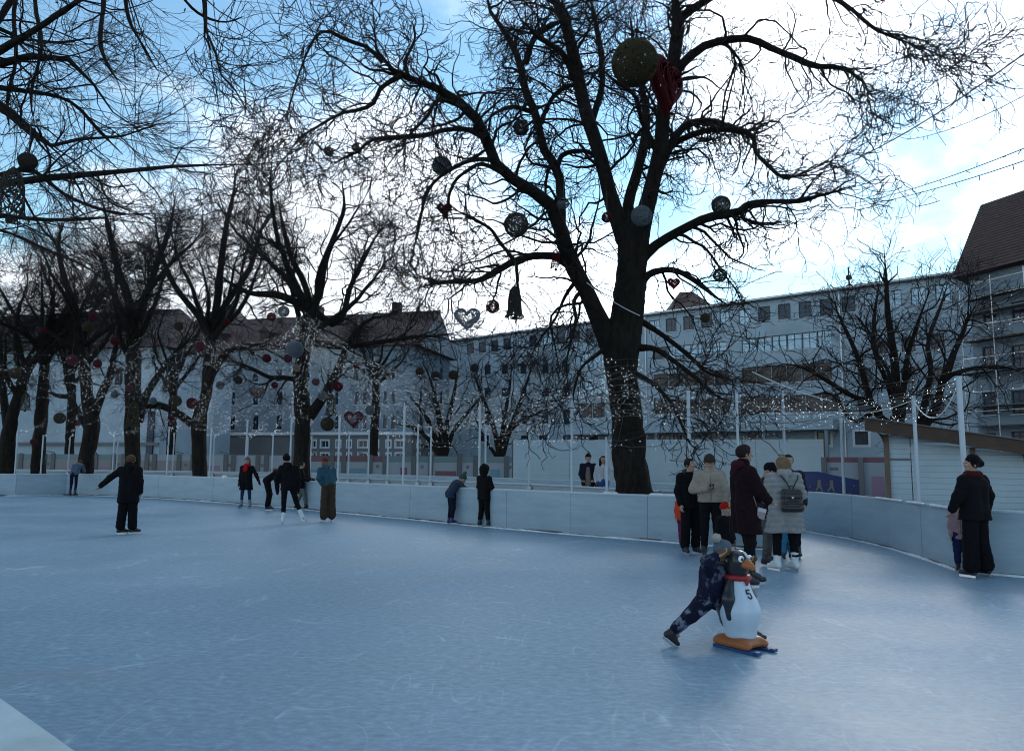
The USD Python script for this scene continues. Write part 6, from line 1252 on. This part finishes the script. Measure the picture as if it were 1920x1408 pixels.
bpk = skin_of([((sx * 0.115, 0, -0.13), (sx * 0.10, 0, 0.11), 0.055, 0.05) for sx in (-1, 1)] + [((-0.1, 0, z), (0.1, 0, z), 0.055, 0.055) for z in (-0.13, -0.04, 0.05, 0.11)], 0.009, 0.02)
obj('bag_body', bpk, M['leather'], t, smooth=True)
obj('pocket', skin_of([((-0.085, -0.045, z), (0.085, -0.045, z), 0.028, 0.028) for z in (-0.13, -0.09, -0.05)], 0.008, 0.01), M['leather'], t, smooth=True)
obj('clasp', trimesh.Trimesh([(-0.022, -0.062, 0.045), (0.022, -0.062, 0.045), (0, -0.062, 0.015), (-0.022, -0.05, 0.045), (0.022, -0.05, 0.045), (0, -0.05, 0.015)], [(0, 1, 2), (3, 5, 4), (0, 3, 4), (0, 4, 1), (1, 4, 5), (1, 5, 2), (2, 5, 3), (2, 3, 0)], process=False), M['skate_white'], t)
for sx in (-1, 1):
    sp_ = smoothline([(sx * 0.02, 0.0, 0.16), (sx * 0.05, 0.0, 0.23), (sx * 0.10, 0.03, 0.31), (sx * 0.13, 0.10, 0.365)], 14); obj('strap', tubes(sp_[None], np.full((1, 14), 0.012), 6), M['leather'], t)
obj('handle', tubes(smoothline([(-0.03, 0, 0.155), (-0.02, -0.01, 0.205), (0.02, -0.01, 0.205), (0.03, 0, 0.155)], 10)[None], np.full((1, 10), 0.008), 6), M['leather'], t)
person('child in black with a red and yellow cap behind the penguin', 1362, 1083, 0.98, -150, None, look=(-0.2, 1, -0.1), top=BLK, hem=0.78, fat=1.15, legs=BLK, leg=1.2, child=True, hat=('badge', ('redcap', (0.28, 0.012, 0.012))), face=True, h=0.011)
# right edge
T_, j_, b_, a_ = person('person in a wide black coat and bulging black cap at the right barrier', 1836, 1083, 1.72, 20, dict(elr=(0.33, 0.02, 1.16), wrr=(0.40, 0.12, 0.93), ell=(-0.28, 0.03, 1.16), wrl=(-0.30, 0.14, 0.95), anl=(-0.14, 0, 0.09), anr=(0.15, 0.0, 0.09)), look=(-1, 0.35, 0), top=BLK, hem=0.80, fat=1.22, flare=0.02, legs=BLK, leg=1.1, wide=0.05, hat=('beret', BLK), hair=('bun', 'hair_dark'), scarf=('darkred', (0.05, 0.008, 0.01)), face=True, h=0.0115)
person('small child in blue trousers and pink top behind the person in the wide black coat', 1806, 1074, 1.02, 150, dict(wrl=(-0.25, 0.2, 1.0)), top=('pink_top', (0.30, 0.20, 0.22)), hem=0.78, legs=('blue_suit', (0.012, 0.02, 0.07)), leg=1.3, child=True, hat=('beanie', ('pink', 0)), h=0.012)

# ------------------------------------------------------------------ the penguin skating aid and the child that pushes it
PB = ground(1386, 1214); pa = math.radians(-144)      # it looks to the right and towards the camera
t = thing('penguin_skating_aid', 'penguin shaped skating aid numbered 5 with orange feet on blue runners', 'skating aid', (PB[0], PB[1], 0), pa)
M['p_black'] = mat('p_black', (0.010, 0.011, 0.014), 0.28, 0.2, 6.0, spec=0.5); M['p_white'] = mat('p_white', (0.46, 0.55, 0.63), 0.4, 0.08, 6.0); M['p_orange'] = mat('p_orange', (0.33, 0.10, 0.025), 0.35, 0.25, 7.0); M['p_red'] = mat('p_red', (0.22, 0.012, 0.014), 0.4); M['p_blue'] = mat('p_blue', (0.015, 0.065, 0.17), 0.35); M['p_eye'] = mat('p_eye', (0.7, 0.72, 0.75), 0.2)
BELLY = skin_of([((0, 0.02, 0.15), (0, 0.02, 0.33), 0.142, 0.170), ((0, 0.02, 0.33), (0, 0.0, 0.60), 0.170, 0.094)], 0.008, 0.05)
obj('belly', BELLY, M['p_white'], t, smooth=True)
obj('back', skin_of([((0, -0.06, 0.26), (0, -0.06, 0.38), 0.125, 0.145), ((0, -0.06, 0.38), (0, -0.03, 0.61), 0.145, 0.09)], 0.008, 0.05), M['p_black'], t, smooth=True)
for sg in (-1, 1):
    obj('wing', skin_of([((sg * 0.09, -0.01, 0.60), (sg * 0.155, 0.015, 0.44), 0.04, 0.055), ((sg * 0.155, 0.015, 0.44), (sg * 0.158, 0.03, 0.29), 0.055, 0.032)], 0.009, 0.03), M['p_black'], t, smooth=True)
hh = obj('head', skin_of([((0, -0.01, 0.75), (0, 0.02, 0.765), 0.108, 0.102), ((0, 0.0, 0.62), (0, 0.0, 0.70), 0.085, 0.098)], 0.010, 0.03), M['p_black'], t, smooth=True)
for sg in (-1, 1):
    e = obj('eye', skin_of([('e', (sg * 0.060, 0.092, 0.797), (0.036, 0.018, 0.030))], 0.006, 0.005), M['p_eye'], hh, smooth=True); obj('pupil', skin_of([('e', (sg * 0.064, 0.106, 0.795), (0.017, 0.008, 0.017))], 0.004, 0.004), M['p_black'], hh, smooth=True)
    obj('handle', cyl((sg * 0.09, -0.06, 0.74), (sg * 0.27, -0.12, 0.77), 0.018, 8), M['p_black'], t)
obj('beak', skin_of([((0, 0.095, 0.762), (0, 0.175, 0.735), 0.045, 0.02), ((-0.03, 0.095, 0.745), (0, 0.165, 0.722), 0.034, 0.02), ((0.03, 0.095, 0.745), (0, 0.165, 0.722), 0.034, 0.02)], 0.008, 0.015), M['p_orange'], hh, smooth=True)
obj('blaze', skin_of([((0, 0.085, 0.845), (0, 0.118, 0.81), 0.013, 0.012)], 0.006, 0.005), M['p_white'], hh, smooth=True)
obj('scarf', skin_of([(np.array([math.cos(q) * 0.10, math.sin(q) * 0.10, 0.625]), np.array([math.cos(q + 0.5) * 0.10, math.sin(q + 0.5) * 0.10, 0.625]), 0.024, 0.024) for q in np.arange(0, 6.28, 0.45)] + [((0.0, 0.105, 0.62), (0.02, 0.118, 0.575), 0.026, 0.015)], 0.009, 0.015), M['p_red'], t, smooth=True)
fb = skin_of([((sg * 0.105, -0.13, 0.075), (sg * 0.115, 0.16, 0.068), 0.048, 0.042) for sg in (-1, 1)] + [((-0.10, y_, 0.08), (0.10, y_, 0.08), 0.05, 0.05) for y_ in np.linspace(-0.12, 0.13, 8)], 0.008, 0.03, cut=[(2, 1, 0.032)])
fv = fb.vertices.copy(); fv[:, 2] = 0.030 + (fv[:, 2] - 0.030) * 0.85; fv[:, :2] *= (1 + 0.10 * np.clip((0.09 - fv[:, 2:3]) / 0.06, -1, 1))
obj('foot_base', trimesh.Trimesh(fv, fb.faces, process=False), M['p_orange'], t, smooth=True)
for sg in (-1, 1):
    sk = [(0, -0.17, 0.0), (0, 0.21, 0.0), (0, 0.30, 0.012)]; pts = smoothline(sk, 12)
    obj('runner', join([obox((sg * 0.115, (pts[i][1] + pts[i + 1][1]) / 2, 0.014 + (pts[i][2] + pts[i + 1][2]) / 2), (1, 0), 0.075 if i < 10 else 0.055, pts[i + 1][1] - pts[i][1] + 0.002, 0.026) for i in range(11)]), M['p_blue'], t)
nm = meshkit.text_mesh('5', 0.075, 0.004, bold=True); nm.apply_translation((-nm.bounds[:, 0].mean(), 0, 0)); v = nm.vertices
from scipy.interpolate import griddata
bv = np.array(BELLY.vertices); bv = bv[bv[:, 1] > 0.03]; zc = 0.455
px_ = -v[:, 0] + 0.022; yy = griddata(bv[:, [0, 2]], bv[:, 1], np.stack([px_, zc + v[:, 1]], 1))
nm = trimesh.Trimesh(np.stack([px_, yy + 0.002 + v[:, 2], zc + v[:, 1]], 1), nm.faces, process=False)
obj('number', nm, M['p_black'], t)

# the child: joints read off the photograph at the penguin's distance, then brought into its own frame
YC = PB[1] + 0.12
cb = ground(1300, 1203); ca = math.radians(-80)
def loc(px, py, dy=0.0):
    p = at(px, py, YC + dy) - np.array([cb[0], cb[1], 0.05]); c, s = math.cos(-ca), math.sin(-ca); return np.array([c * p[0] - s * p[1], s * p[0] + c * p[1], p[2]])
Sx = 1.14 / 1.75
JC = dict(pelvis=loc(1333, 1118), chest=loc(1337, 1072), neck=loc(1347, 1056, -0.02), head=loc(1361, 1040, -0.05), shl=loc(1330, 1062, -0.13), shr=loc(1342, 1062, 0.14), ell=loc(1326, 1052, -0.20), wrl=loc(1342, 1044, -0.18), elr=loc(1370, 1075, 0.22), wrr=loc(1394, 1060, 0.2),
          hpl=loc(1326, 1122, -0.08), hpr=loc(1340, 1122, 0.08), knl=loc(1296, 1152, -0.10), anl=loc(1258, 1186, -0.10), knr=loc(1390, 1150, 0.14), anr=loc(1412, 1186, 0.16))
JC = {k: v / Sx for k, v in JC.items()}
CAMO = ('camo', (0.014, 0.018, 0.040))
person('child in a dark blue patterned snowsuit and grey pompom hat pushing the penguin', 0, 0, 1.14, -80, JC, look=(0.1, 1, 0.45), top=('camo_top', (0.07, 0.085, 0.12)), toppat=(0.008, 0.010, 0.026), hem=0.47, fat=1.32, legs=('camo_legs', (0.13, 0.16, 0.22)), legpat=(0.008, 0.010, 0.024), leg=1.45, child=True, skates='skate_black', hat=('pompom', ('greyhat', (0.07, 0.10, 0.13)), ('pale', (0.30, 0.29, 0.26))), gloves=('mitten', (0.12, 0.07, 0.03)), face=True, h=0.010, base=(cb[0], cb[1], 0), toe=((0.1, -0.75), (0.2, 0.0)), hood=('down', CAMO))
